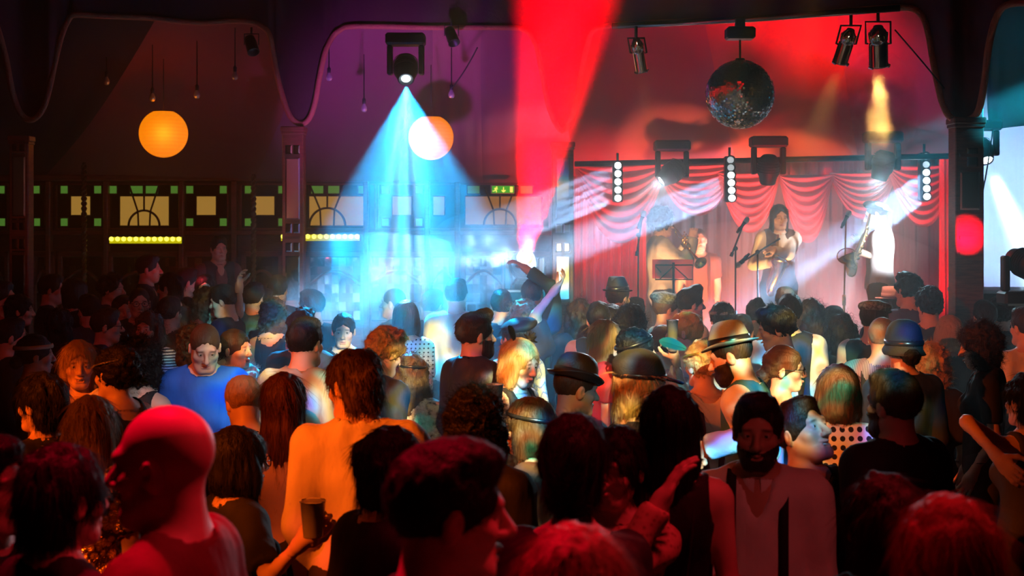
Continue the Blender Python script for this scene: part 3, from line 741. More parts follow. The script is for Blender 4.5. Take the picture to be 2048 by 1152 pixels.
    if bottom != 'dress' and bottom is not False:
        pr = [tor[2]] + [p for p in legs]
        pr = [tor[2]] + [p for i, p in enumerate(legs) if i % 3 != 2]
        b0, b1 = bb(pr, .04); zt = hz + .12; g = folds(Grid(b0, b1, max(hc, .018)).add(pr, .014), .005); g.clip(lambda X, Y, Z: np.maximum(Z - zt, .06 - Z)); v, q = g.mesh()
        mesh_np('trousers' if not f else 'skirt' if False else 'trousers', v, q, bottom or M('cloth_darktrouser', (.02, .02, .024), .8), root)
    global SHOE
    if SHOE is None:
        v, q = Grid((-.08, -.12, -.02), (.08, .22, .14), .012).add([C((0, -.04, .042), (0, .13, .036), .044, .040, k=.02), C((0, -.03, .05), (0, -.035, .10), .042, .044, k=.02)]).clip(lambda X, Y, Z: .004 - Z + 0 * X).mesh()
        o = mesh_np('shoe', v, q, M('shoe_leather', (.02, .014, .012), .35)); SHOE = o.data; bpy.data.objects.remove(o)
    for sd in (1, -1):
        o = bpy.data.objects.new('shoe', SHOE); link(o); o.parent = root; o.location = (sd * .1 * s, -.02, 0)
    return dict(root=root, arm=arm, Rw=Rw, rp=rootp, hand=hw, nb=nb, hcn=hcn, Rh=Rh, T=T, w=lambda p: Vector(Rw @ np.asarray(p) + rootp))

def strap_path(pr, T, s, Rl, sd, x0, off, zlow):
    """points over the shoulder from the front waist to the back waist, lying just off the torso surface"""
    pts = []
    front = [(x0, z) for z in np.linspace(.05, .5, 9)]; back = [(x0 - .0, z) for z in np.linspace(.5, zlow + .12, 9)]
    for side, lst in ((1, front), (-1, back)):
        for x, z in lst:
            if side < 0: x = x0 * (.45 + .55 * min(1, max(0, (z - .1) / .35)))
            ys = np.linspace(0, .26, 90) * side; P3 = np.array([T(sd * x, y, z) for y in ys]); dd = sdf_pts(pr, P3)
            k = np.argmax(dd > off) ; k = len(ys) - 1 if not (dd > off).any() else k
            pts.append(P3[k])
        if side == 1:
            for y in (.05, 0, -.05):
                zs = np.linspace(.45, .62, 50); P3 = np.array([T(sd * x0, y, z) for z in zs]); dd = sdf_pts(pr, P3); k = np.argmax(dd > off); pts.append(P3[k])
    p = np.array(pts); 
    for _ in range(2): p[1:-1] = (p[:-2] + 2 * p[1:-1] + p[2:]) / 4
    return [tuple(x) for x in p]
# ------------------------------------------------------------------ the crowd
BK = cloth('black', (.012, .012, .014), bump=(13, .55, (1, 1, .45))); NAVY = cloth('navy', (.012, .018, .045), bump=(13, .55, (1, 1, .45))); CHAR = cloth('charcoal', (.035, .036, .04), bump=(13, .55, (1, 1, .45)))
WH = cloth('white', (.72, .72, .74), bump=(13, .55, (1, 1, .45))); OFFW = cloth('offwhite', (.62, .58, .52), bump=(13, .55, (1, 1, .45))); GREY = cloth('grey', (.33, .34, .34), bump=(13, .55, (1, 1, .45)))
BLUE = cloth('blue', (.012, .12, .62), bump=(13, .55, (1, 1, .45))); REDC = cloth('red', (.55, .02, .025), bump=(13, .55, (1, 1, .45))); PURP = cloth('purple', (.09, .03, .11)); TEALC = cloth('teal', (.03, .12, .15), bump=(13, .55, (1, 1, .45)))
SUIT = cloth('suit', (.016, .018, .026), .55, bump=(13, .55, (1, 1, .45))); BROWN = cloth('brown', (.09, .045, .03), bump=(13, .55, (1, 1, .45))); MAROON = cloth('maroon', (.14, .02, .025), bump=(13, .55, (1, 1, .45))); PINK = cloth('pink', (.45, .25, .28))
STRIPE = cloth('stripe', (.6, .6, .6), pat=p_stripes((.03, .03, .05), (.72, .70, .68), 16, 'z', .45)); PIN = cloth('pinstripe', (.4, .3, .4), pat=p_stripes((.16, .10, .17), (.42, .33, .42), 30, 'x', .5))
POLKA = cloth('polka', (.8, .8, .7), pat=p_dots((.80, .82, .68), (.008, .008, .008), 27, .31)); POLKAS = cloth('polkasmall', (.6, .6, .6), pat=p_dots((.60, .64, .62), (.01, .01, .012), 34, .2))
LEOP = cloth('leopard', (.5, .3, .1), pat=p_cells([(0, (.45, .24, .06)), (.28, (.40, .2, .05)), (.34, (.012, .008, .005)), (.52, (.02, .01, .006)), (.56, (.55, .34, .12))], 26))
SEQ = cloth('sequin_gold', (.8, .5, .08), .25, metal=.8, pat=p_cells([(0, (.9, .6, .12)), (.45, (.75, .42, .05)), (.6, (.10, .04, .01))], 32), bump=(40, 1.0))
FURP = cloth('patterned', (.4, .35, .3), pat=p_noise([(.35, (.03, .03, .035)), (.5, (.5, .47, .4)), (.65, (.62, .6, .55))], 26), bump=(45, .8))
FLOR = cloth('floral', (.5, .5, .5), pat=p_noise([(.42, (.62, .70, .75)), (.5, (.10, .22, .6)), (.58, (.68, .72, .7))], 16)); LACE = cloth('lace', (.5, .2, .1), pat=p_cells([(0, (.15, .06, .03)), (.4, (.55, .32, .22)), (.6, (.6, .35, .25))], 60))
CHECK = cloth('tweed', (.2, .2, .17), pat=p_noise([(.4, (.07, .075, .07)), (.6, (.22, .22, .19))], 60)); FELT = cloth('felt_grey', (.20, .25, .24), .9, bump=(150, .15)); FELTB = cloth('felt_black', (.012, .012, .014), .75, bump=(150, .15)); FELTBR = cloth('felt_brown', (.045, .03, .022), .45, bump=(150, .1)); FELTP = cloth('felt_purple', (.075, .025, .085), .8)
GOLD = M('gold_band', (.85, .55, .08), .25, .9); PEARL = M('pearl', (.8, .77, .7), .15); SPARK = M('sparkle_band', (.75, .75, .8), .15, .9, bump=(120, 1.0)); SATIN = M('black_satin', (.012, .012, .015), .3); CREAMB = M('cream_band', (.62, .5, .34), .6)
FTE = M('feather_teal', (.006, .12, .095), .4); FBK = M('feather_black', (.012, .012, .014), .35); FPE = M('feather_peacock', (.06, .12, .03), .35); FWH = M('feather_white', (.75, .7, .6), .5); FLR = M('petal_red', (.75, .03, .01), .55); FLG = M('petal_green', (.2, .3, .08), .5); FLB = M('petal_black', (.015, .013, .015), .45); FURW = M('fur_white', (.75, .72, .66), .8)

WHB = cloth('bright_white', (.85, .84, .84), bump=(13, .55, (1, 1, .45)))
PE = {}
# --- nearest row
PE['bald'] = person(325, 812, 2.65, -78, 'bald man seen in left profile, head glowing red, nearest the lens', hair=('bald', 'fair'), top=(MAROON, 1, 'crew'), skin='light', hpitch=3)
PE['dkl'] = person(130, 900, 3.05, 40, 'dark silhouette with thick wavy black hair beside the bald man', hair=('wavy', 'black'), top=(BK, .45, 'crew'), f=True)
PE['prof'] = person(900, 893, 2.4, 74, 'short-haired man in right profile, red-lit forehead, at the bottom centre', hair=('short', 'black'), top=(BK, 1, 'crew'), hpitch=4)
PE['blond'] = person(1150, 1062, 2.2, 12, 'woman with long blond hair whose head fills the bottom edge', f=True, hair=('long', 'fair'), top=(BK, .4, 'crew'))
PE['redh'] = person(1890, 1000, 2.5, -8, 'woman with long auburn hair seen from behind, bottom right corner', f=True, hair=('long', 'red'), top=(BK, .45, 'crew'))
PE['dkarc'] = person(1765, 955, 3.1, 4, 'dark-haired woman between the suspenders man and the auburn head', f=True, hair=('wavy', 'dark'), top=(BK, .45, 'crew'))
PE['susp'] = person(1516, 792, 4.1, -168, 'bearded man in a pale shirt and black suspenders facing us', hair=('short', 'dark'), beard=('dark', .0015), top=(WHB, 1, 'v'), collar=WHB, suspenders=BK, eyes=True, skin='tan', hpitch=4, armR='fwd')
PE['beehive'] = person(1150, 868, 3.4, 14, 'woman with a tall black beehive hairdo seen from behind', f=True, hair=('beehive', 'black'), top=(BK, .3, 'scoop'))
PE['cold'] = person(785, 862, 3.7, 50, 'dark wavy-haired figure behind the red-lit profile man', hair=('wavy', 'black'), top=(BK, 1, 'crew'))
PE['curlb'] = person(955, 786, 4.3, 26, 'person with a black curly mop, just below the man in the dark suit', hair=('curly', 'black'), top=(BK, 1, 'crew'))
PE['orange'] = person(706, 706, 4.35, -6, 'man with collar-length dark hair in a pale shirt lit orange', hair=('wavy', 'brown'), top=(OFFW, 1, 'crew', .016), collar=OFFW, hpitch=8, lean=6, hyaw=-40)
PE['bareb'] = person(568, 750, 4.75, 4, 'woman with very long straight brown hair and a bare back', f=True, hair=('long', 'auburn'), top=(BK, 0, 'bareback'))
PE['fairc'] = person(487, 760, 5.3, -25, 'person with cropped fair hair lit orange, head bowed, left of the long brown hair', hair=('short', 'fair'), top=(BROWN, 1, 'crew'), hpitch=25)
PE['cupw'] = person(480, 862, 4.4, 55, 'dark-haired woman in black holding out a plastic cup', f=True, hair=('bob', 'black'), top=(BK, .4, 'crew'), armR=('px', 606, 1082, 4.1), curlR=1.1, palmR=(-.7, .6, .1), glasses=True)
PE['seq'] = person(184, 796, 4.4, 8, 'blond long-haired woman in a gold sequinned dress', f=True, hair=('long', 'fair'), top=(SEQ, .3, 'scoop'), bottom='dress')
PE['dkl2'] = person(82, 752, 4.75, -65, 'black-haired person facing left with a red-lit cheek', hair=('wavy', 'black'), top=(BK, 1, 'crew'), f=True)
PE['edge'] = person(-22, 880, 3.3, 112, 'person cut off by the left edge, red nose showing', hair=('short', 'black'), top=(BK, 1, 'crew'))
# --- lit group on the left
PE['smile'] = person(158, 686, 5.7, 168, 'smiling blond woman facing us, face lit orange', f=True, hair=('long', 'blond'), top=(WH, .3, 'v'), eyes=True, mouth=.7, hyaw=-8, straps=None)
PE['updo'] = person(230, 699, 5.15, -58, 'woman with a dark updo, thin hairband and flowers, back to us', f=True, hair=('updo', 'black'), top=(BK, 0, 'tank'), headband=(SPARK, .004, -14), flower=(FLG, (.07, -.085, -.02), .035), roll=-5, straps=True)
PE['fasc'] = person(284, 682, 6.0, 14, 'woman with glittering black curls and a bare shoulder in a black camisole', f=True, hair=('curly', 'black'), top=(BK, 0, 'tank'), flower=(FLB, (-.06, -.04, .11), .05), straps=True, roll=10, armR=((.16, .02, -.20), (.06, .1, -.22)))
PE['band'] = person(72, 672, 6.6, 62, 'woman in a cream headband turned to the right', f=True, hair=('lowbun', 'dark'), top=(BK, .3, 'v'), headband=(CREAMB, .012, 2), necklace=(PEARL, .8), feather=(FBK, (.06, .06, .09), (.2, .1, 1), .09, .018))
PE['blue'] = person(410, 653, 6.0, 172, 'man in a bright blue t-shirt looking down, face lit orange', hair=('crop', 'brown'), top=(BLUE, .5, 'crew', .012), eyes=True, hpitch=22, lean=5, hyaw=-10, skin='light')
PE['blueback'] = person(386, 655, 6.75, -50, 'dark curly-haired woman half hidden behind the man in blue', f=True, hair=('curly', 'dark'), top=(MAROON, .3, 'crew'))
PE['leop'] = person(472, 662, 6.9, 112, 'woman in a leopard coat with a white fur collar', f=True, hair=('lowbun', 'dark'), top=(LEOP, 1, 'scoop', .018), collar_fur=FURW, eyes=True, mouth=.5)
PE['stripe'] = person(296, 626, 8.1, -168, 'woman in a striped top facing us among the dark crowd', f=True, hair=('longwavy', 'brown'), top=(STRIPE, .5, 'scoop'), eyes=True, mouth=.4)
PE['glm'] = person(214, 620, 8.4, 76, 'young man with glasses in right profile, ear lit white', hair=('short', 'dark'), top=(NAVY, 1, 'crew'), glasses=True)
PE['glm2'] = person(279, 577, 10.2, 160, 'man with glasses and a high red-lit forehead facing us', hair=('crop', 'dark'), top=(BK, 1, 'crew'), glasses=True, eyes=True)
PE['dim'] = person(245, 594, 10.8, 150, 'dim-faced person just left of the glasses man with the high forehead', hair=('short', 'dark'), top=(BK, 1, 'crew'))
PE['collar'] = person(447, 572, 10.2, -80, 'man in a black jacket with a crisp white collar, leaning to a woman', hair=('short', 'black'), top=(BK, 1, 'crew', .016), collar=WH, hpitch=10)
PE['wkiss'] = person(416, 578, 10.6, 105, 'woman with long dark hair close to the white-collared man', f=True, hair=('longwavy', 'dark'), top=(MAROON, .3, 'scoop'))
PE['fore'] = person(410, 552, 11.6, 168, 'man with a flat dark fringe facing us, forehead lit orange', hair=('short', 'black'), top=(BK, 1, 'crew'))
PE['armup'] = person(508, 568, 10.8, 20, 'hazy person raising a bare arm beside the column', hair=('short', 'dark'), top=(TEALC, .4, 'crew'), armL=('elb', (482, 612, 10.1), (479, 545, 10.0)))
PE['tallp'] = person(298, 512, 12.4, 82, base=.12, label='tall dark-haired man in right profile under the yellow batten', hair=('short', 'black'), top=(BK, 1, 'crew'), collar=CHAR)
PE['booth'] = person(438, 475, 14.1, 150, 'young man standing high on the booth step in a dark waistcoat', hair=('short', 'black'), top=(MAROON, 1, 'v'), vest=BK, base=.3)
PE['d1'] = person(374, 538, 12.2, 60, 'dark head under the yellow batten, right of the tall profile man', hair=('short', 'black'), top=(BK, 1, 'crew'))
PE['d2'] = person(340, 548, 11.0, -70, 'dark bushy-haired person below the yellow batten', hair=('wavy', 'black'), top=(BROWN, 1, 'crew'))
PE['d3'] = person(224, 552, 12.0, 95, 'dark figure left of the tall profile man', hair=('messy', 'black'), top=(BK, 1, 'crew'))
PE['d4'] = person(152, 560, 11.3, 40, 'dark figure near the twisted post at the left', hair=('bob', 'black'), f=True, top=(BK, .4, 'crew'))
PE['d5'] = person(104, 552, 11.7, 78, 'red-lit profile right of the far left column', hair=('short', 'black'), top=(BK, 1, 'crew'))
PE['d6'] = person(40, 592, 9.4, 72, 'dark-haired woman facing right in front of the far left column', f=True, hair=('wavy', 'black'), top=(BK, .4, 'crew'))
PE['d7'] = person(4, 566, 10.4, 90, 'person in a red top at the far left edge by the column', hair=('short', 'dark'), top=(REDC, 1, 'crew'))
PE['d8'] = person(22, 640, 7.6, 60, 'dark figure at the left edge behind the cream headband', hair=('short', 'black'), top=(BK, 1, 'crew'))
PE['d9'] = person(120, 622, 8.8, 30, 'dark figure between the cream headband and the profile with glasses', hair=('longwavy', 'black'), f=True, top=(BK, .4, 'crew'))
PE['d10'] = person(340, 596, 9.6, 20, 'brown-clad figure behind the striped woman', hair=('short', 'dark'), top=(BROWN, 1, 'crew'))
PE['d11'] = person(178, 592, 10.2, -40, 'dim figure up and left of the profile with glasses', hair=('short', 'black'), top=(CHAR, 1, 'crew'))
# --- in the blue beam
PE['e1'] = person(556, 553, 11.8, 10, 'hazy head just left of the mirrored column foot', hair=('short', 'dark'), top=(CHAR, 1, 'crew'))
PE['e2'] = person(526, 580, 11.0, 30, 'hazy dark head left of the curly haired woman in a tank top', hair=('short', 'black'), top=(CHAR, 1, 'crew'))
PE['tank'] = person(547, 602, 8.6, 8, 'hazy curly-haired woman in a dark tank top with bare shoulders', f=True, hair=('curly', 'brown'), top=(NAVY, 0, 'tank'), straps=True)
PE['hazy'] = person(622, 582, 9.5, -62, 'man in a white collar looking left in the blue haze', hair=('short', 'brown'), top=(NAVY, 1, 'crew'), collar=WH)
PE['behind'] = person(604, 624, 7.4, 0, 'dark curly head showing behind the man in the grey shirt', hair=('messy', 'dark'), top=(NAVY, 1, 'crew'))
PE['greysh'] = person(611, 640, 5.7, 24, 'man with short black hair in a pale grey shirt with coloured light on his back', hair=('short', 'black'), top=(GREY, 1, 'crew', .018), collar=GREY, lean=4)
PE['face'] = person(687, 629, 8.0, 176, 'dark-haired woman with eyes lowered in a navy dress, facing us in the beam', f=True, hair=('lowbun', 'black'), top=(NAVY, .25, 'crew'), eyes=True, hpitch=6, skin='pale')
PE['fairm'] = person(770, 664, 6.1, 44, 'fair-haired man in a navy t-shirt bending to the right', hair=('messy', 'fair'), top=(NAVY, .45, 'crew'), hpitch=18, lean=8)
PE['fur'] = person(823, 712, 6.4, 16, 'brown-haired woman in a black headband and patterned top, back to us', f=True, hair=('longwavy', 'brown'), top=(FURP, .3, 'scoop', .014), headband=(SATIN, .006, -6))
PE['polkas'] = person(812, 605, 8.5, 6, 'woman with a bob haircut and small polka-dot sleeves, backlit blue', f=True, hair=('bob', 'dark'), top=(POLKAS, .4, 'scoop', .016))
PE['whback'] = person(913, 560, 9.2, 12, 'tall man in a white shirt with his back to us in the beam', hair=('short', 'dark'), top=(WH, 1, 'crew', .018), collar=WH)
PE['e3'] = person(786, 578, 11.2, -70, 'hazy profile in the bright part of the blue beam', hair=('crop', 'dark'), top=(NAVY, 1, 'crew'))
PE['e4'] = person(866, 582, 10.6, 30, 'hazy dark head left of the tall man in the white shirt', hair=('short', 'dark'), top=(NAVY, 1, 'crew'))
PE['e5'] = person(1003, 582, 9.7, 0, 'hazy head right of the tall man in the white shirt', hair=('short', 'dark'), top=(NAVY, 1, 'crew'))
PE['suit'] = person(952, 628, 6.2, 56, 'man in a dark suit with slicked hair and a full beard', hair=('quiff', 'dark'), beard=('dark', .012), top=(SUIT, 1, 'v', .02, {'name': 'jacket', 'long': 1}), collar=WH, skin='tan', hyaw=6)
PE['elbow'] = person(1064, 562, 10.3, 10, 'person with an elbow raised behind the head, hazy blue', hair=('short', 'dark'), top=(TEALC, .9, 'crew'), armR=('elb', (1104, 552, 10.1), (1062, 545, 10.2)))
PE['armsup'] = person(1048, 604, 8.9, 4, 'person with bleached curly hair raising one hand', hair=('curly', 'fair'), top=(NAVY, .4, 'crew'), armR=('elb', (1076, 648, 8.7), (1085, 612, 8.6)))
PE['blkcap'] = person(1028, 640, 7.1, -35, 'person in a floppy black beret behind the blond woman', hair=('wavy', 'dark'), top=(FLOR, .9, 'crew', .016), hat=('beret', FELTB, None), f=True)
PE['blonde'] = person(1040, 684, 5.9, 128, 'blond woman with a black feather fascinator looking down at her cup', f=True, hair=('bob', 'blond'), top=(BK, 0, 'tank'), eyes=True, hpitch=12, skin='pale', feather=(FBK, (.04, -.03, .12), (.3, -.2, .8), .09, .03), flower=(FLB, (-.05, .0, .125), .045), straps=True, armR=('px', 982, 832, 5.7, (.5, .2, -1)), curlR=1.0, palmR=(.7, .3, .2))
# --- middle and right of the floor
PE['bowler'] = person(1152, 728, 5.2, 66, 'man in a brown bowler hat and striped tie turned to the right', hair=('crop', 'brown'), top=(NAVY, 1, 'crew', .016), collar=FLOR, hat=('bowler', FELTBR, FELTBR, (8, -4, 0)), hpitch=8)
PE['fringe'] = person(1213, 644, 6.9, 76, 'woman with long light brown hair, dark fringe and a red flower', f=True, hair=('longfringe', 'fair'), top=(REDC, .3, 'v'), flower=(FLR, (.05, .0, -.2), .06), hpitch=8, skin='pale', eyes=True)
PE['bluef'] = person(1276, 661, 6.5, 72, 'black-haired woman in a black headband, face lit blue-white', f=True, hair=('updo', 'black'), top=(BK, .3, 'crew'), headband=(SATIN, .010, 18), skin='pale')
PE['afro'] = person(1262, 624, 7.8, 30, 'person with a black afro glinting teal', f=True, hair=('afro', 'black'), top=(BK, .4, 'crew'))
PE['cap2'] = person(1223, 612, 9.1, 10, 'smooth dark head in front of the fedora man', hair=('short', 'black'), top=(TEALC, 1, 'crew'))
PE['vestb'] = person(1197, 607, 8.3, 6, 'man in white sleeves and a dark green waistcoat, back to us', hair=('short', 'black'), top=(WH, 1, 'crew'), vest=TEALC)
PE['trilby'] = person(1237, 566, 10.4, 42, 'man in a black trilby silhouetted against the pink stage', hair=('short', 'dark'), top=(OFFW, 1, 'crew'), hat=('trilby', FELTB, SATIN))
PE['lh'] = person(1158, 602, 9.7, -6, 'woman with long dark hair beside the stage column', f=True, hair=('longwavy', 'dark'), top=(NAVY, .4, 'crew'))
PE['d12'] = person(1270, 598, 10.9, 24, 'dark head just right of the trilby man', hair=('short', 'black'), top=(CHAR, 1, 'crew'))
PE['newsboy'] = person(1334, 588, 9.9, 74, 'man in a dark newsboy cap, white shirt and suspenders in right profile', hair=('short', 'brown'), top=(WH, 1, 'crew'), collar=WH, suspenders=BK, hat=('newsboy', CHECK, None))
PE['dkprof'] = person(1382, 577, 9.2, 70, 'dark-haired man in right profile against the orange glow', hair=('quiff', 'black'), top=(WH, 1, 'crew'))
PE['crown'] = person(1444, 608, 8.6, 0, 'woman in a sparkling headband, back to us, before the stage', f=True, hair=('updo', 'black'), top=(CHAR, .3, 'crew'), headband=(SPARK, .012, 0))
PE['d13'] = person(1483, 632, 8.4, 14, 'dark low head right of the sparkling headband', hair=('short', 'black'), top=(WH, 1, 'crew'))
PE['bun'] = person(1512, 600, 9.8, 0, 'woman with a high curly bun silhouetted below the saxophonist', f=True, hair=('bun', 'black'), top=(CHAR, .4, 'crew'))
PE['peacock'] = person(1366, 629, 7.2, -78, 'woman with a peacock feather at her temple drinking from a glass', f=True, hair=('updo', 'blond'), top=(OFFW, .3, 'scoop'), feather=(FPE, (.0, .03, .10), (.0, -.75, -.5), .13, .03, -1), armL=('px', 1350, 716, 6.85, (-.6, -.2, -1)), curlL=1.1, palmL=(.4, .7, .3))
PE['shortb'] = person(1325, 655, 7.5, 14, 'person with short brown hair and a pale top beside the raised glass, back to us', hair=('short', 'brown'), top=(PINK, 1, 'crew'))
PE['goldb'] = person(1404, 688, 5.9, -24, 'blond woman in a gold headband with a teal feather, back to us', f=True, hair=('updo', 'blond'), top=(OFFW, .25, 'scoop'), headband=(GOLD, .006, -14), feather=(FTE, (-.075, .04, .09), (-.9, .2, .35), .17, .035), suspenders=MAROON, necklace=(SATIN, .2, .004))
PE['fedora'] = person(1462, 664, 5.35, -70, 'bearded man in a grey-green fedora and teal waistcoat over a white shirt', hair=('crop', 'dark'), beard=('dark', .012), top=(WH, 1, 'crew', .016), collar=WH, vest=TEALC, hat=('fedora', FELT, SATIN, (-6, 4, 0)), hpitch=16, lean=8, armL=('px', 1420, 895, 5.1, (-1, -.2, -.6)))
PE['peak'] = person(1283, 722, 4.6, 72, 'person in a black peaked cap with light curls at the nape', f=True, hair=('wavy', 'fair'), top=(BK, 1, 'crew'), hat=('peaked', FELTB, SATIN), hpitch=4)
PE['longd'] = person(1340, 780, 3.8, 6, 'woman with long black hair in a black dress, lace sleeve beside her', f=True, hair=('long', 'black'), top=(BK, 0, 'tank'), bottom='dress', straps=True)
PE['lace'] = person(1232, 862, 3.75, -150, 'person in an orange lace sleeve hidden behind the beehive, arm across', f=True, hair=('wavy', 'black'), top=(LACE, .95, 'crew'), armL=('px', 1318, 1010, 3.6, (.4, 0, -1)), curlL=.25, palmL=(0, .2, -1))
PE['orf'] = person(1056, 802, 4.9, -76, 'woman in a black headband facing left, face lit orange', f=True, hair=('bob', 'brown'), top=(BROWN, .4, 'scoop'), headband=(SATIN, .008, 8))
PE['grin'] = person(1551, 619, 6.6, -82, 'grinning dark-haired man in left profile right of the fedora', hair=('messy', 'black'), top=(WH, 1, 'crew'), vest=BK, mouth=1.0, hpitch=12, eyes=True)
PE['patch'] = person(1580, 592, 7.5, 14, 'man in a dark waistcoat whose white sleeves carry blue light patches', hair=('short', 'black'), top=(WH, 1, 'crew', .014), vest=NAVY, collar=WH)
PE['lh2'] = person(1622, 602, 8.6, 4, 'woman with long hair in the blue haze right of the patterned sleeves', f=True, hair=('longwavy', 'dark'), top=(NAVY, .4, 'crew'))
PE['d14'] = person(1571, 577, 11.0, 0, 'hazy teal head at the stage edge below the saxophonist', hair=('short', 'dark'), top=(CHAR, 1, 'crew'))
PE['d15'] = person(1668, 615, 9.4, 0, 'dark head by the foot of the right microphone stand', hair=('short', 'black'), top=(CHAR, 1, 'crew'))
PE['dkcurl'] = person(1684, 632, 8.0, 4, 'woman with big dark wavy hair left of the flat cap', f=True, hair=('longwavy', 'black'), top=(CHAR, .4, 'crew'))
PE['flat'] = person(1750, 602, 7.1, 40, 'man in a flat cap, white shirt and dark waistcoat, back to us', hair=('short', 'dark'), top=(WH, 1, 'crew'), vest=TEALC, collar=WH, hat=('flatcap', CHECK, None))
PE['purple'] = person(1785, 583, 9.9, 10, 'person in a purple flat-topped hat before the stage', hair=('short', 'dark'), top=(PURP, 1, 'crew'), hat=('boater', FELTP, FELTP))
PE['talld'] = person(1815, 551, 9.25, -28, 'tall man silhouetted against the pink glow, right of the white-shirted musician', hair=('messy', 'black'), top=(PURP, 1, 'crew'))
PE['strap'] = person(1858, 580, 8.5, 0, 'dark-haired person with a bag strap near the right column', hair=('messy', 'black'), top=(NAVY, .45, 'crew'))
PE['cloche'] = person(1806, 652, 5.75, -6, 'woman in a black cloche hat and black jacket, back to us', f=True, hair=('lowbun', 'black'), top=(BK, 1, 'crew', .015), hat=('cloche', FELTB, SATIN))
PE['pinst'] = person(1766, 636, 6.6, 30, 'grey-haired man in a striped shirt and suspenders behind the cloche hat', hair=('crop', 'grey'), top=(PIN, 1, 'crew', .014), suspenders=BK, collar=PIN)
PE['blcurl'] = person(1862, 694, 6.4, 12, 'person with blond curls right of the cloche hat', f=True, hair=('curly', 'blond'), top=(BK, .4, 'crew'))
PE['blback'] = person(1898, 635, 8.0, 4, 'woman with blond shoulder-length hair backlit blue', f=True, hair=('bob', 'blond'), top=(CHAR, 1, 'crew'))
PE['vneck'] = person(1958, 652, 6.1, -76, 'woman with dark shoulder-length curls in a black v-neck, left profile', f=True, hair=('curly', 'dark'), top=(BK, .35, 'v'), hpitch=10, necklace=(SPARK, .8, .004))
PE['d16'] = person(1968, 604, 8.9, -10, 'dark head right of the stage column, the left of a pair', hair=('short', 'black'), top=(TEALC, 1, 'crew'))
PE['d17'] = person(2003, 596, 9.4, 30, 'dark head right of the stage column, the right of a pair', hair=('messy', 'black'), top=(TEALC, 1, 'crew'))
PE['edger'] = person(2050, 618, 7.2, -20, 'person in a white shirt cut off by the right edge', hair=('short', 'dark'), top=(WH, 1, 'crew'))
PE['glw'] = person(1570, 695, 5.85, 100, 'woman with glasses, pinned-up hair and a pearl necklace', f=True, hair=('lowbun', 'brown'), top=(BK, 0, 'strapless'), glasses=True, necklace=(PEARL, 1.2), hyaw=4)
PE['polka'] = person(1676, 736, 4.98, 3, 'woman with a straight dark bob in a black-on-white polka-dot top', f=True, hair=('bob', 'brown'), top=(POLKA, .35, 'crew', .014))
PE['jack'] = person(1786, 746, 4.4, -32, 'man with short brown hair and beard in a black jacket, back to us', hair=('short', 'brown'), beard=('brown', .006), top=(BK, 1, 'crew', .02, {'name': 'jacket', 'long': 1}), collar=BK)
PE['laugh'] = person(1606, 810, 4.45, 140, 'laughing person with head thrown back below the glasses woman', hair=('short', 'dark'), top=(BK, 1, 'crew'), hpitch=-24, mouth=1.0, eyes=True)
PE['elbr'] = person(2052, 752, 5.1, -24, 'black-haired person at the right edge with a bent bare arm', f=True, hair=('wavy', 'black'), top=(CHAR, .1, 'tank'), armL=('elb', (1942, 850, 5.0), (1988, 905, 4.9)))
# --- the band
PE['trumpet'] = person(1324, 424, 13.5, 84, 'trumpet player with bushy hair in a dark suit on the stage', hair=('afro', 'dark'), top=(GREY, 1, 'v', .018, {'name': 'jacket', 'long': 1}), collar=WH, base=.68, tie=BK, armR=('px', 1384, 478, 13.3, (.3, -.3, -1)), armL=('px', 1376, 484, 13.42, (-.3, -.3, -1)), curlR=1.1, curlL=1.0, hyaw=-6)
PE['drum'] = person(1398, 458, 14.5, 176, 'musician at the back in a pale vest behind the trumpet', hair=('crop', 'brown'), top=(BROWN, .3, 'crew'), suspenders=BK, base=.68)
PE['sax'] = person(1559, 411, 13.8, 174, 'saxophonist with long dark hair in a waistcoat and white sleeves', hair=('long', 'dark'), top=(OFFW, 1, 'crew'), vest=BROWN, collar=OFFW, base=.68, armL=('px', 1548, 500, 13.45, (-1, -.4, -.8)), armR=('px', 1540, 525, 13.5, (.6, -.4, -1)), curlL=1.1, curlR=1.0, eyes=True, hpitch=6, skin='light')
PE['white'] = person(1752, 404, 12.9, -72, 'musician in a white short-sleeved shirt and flat cap playing the right saxophone', hair=('crop', 'dark'), top=(WH, .52, 'crew', .022), collar=WH, tie=None, base=.68, hat=('flatcap', CHAR, None, (-16, 0, 150)), armR=('px', 1724, 506, 12.75, (.4, -.9, -.7)), armL=('px', 1722, 488, 12.95, (-.4, -.8, -1)), curlR=1.0, curlL=1.0, bottom=BROWN, hpitch=14)
# ------------------------------------------------------------------ the tent
def kind(o, k='structure'): o['kind'] = k; return o
WOOD = M('dark_wood', (.10, .028, .02), .45, pat=p_noise([(.3, (.05, .012, .01)), (.7, (.15, .045, .028))], 3, (3, 3, 22)))
WOODR = M('red_wood', (.22, .05, .035), .4, pat=p_noise([(.3, (.16, .03, .022)), (.7, (.30, .075, .05))], 3, (3, 3, 22)))
BLK = M('black_metal', (.012, .012, .013), .4, .3); BLKP = M('black_plastic', (.015, .015, .017), .5)
CHROME = M('chrome', (.85, .84, .82), .12, 1.0); MIRR = M('mirror_glass', (.72, .70, .74), .04, 1.0); MIRRG = M('mirror_grey', (.50, .44, .50), .32, 1.0)
BRASS = M('brass', (.85, .55, .16), .22, 1.0)

def X(px, d): return (px - CX) / F * d
def Z(py, d): return CH - (py - HY) / F * d

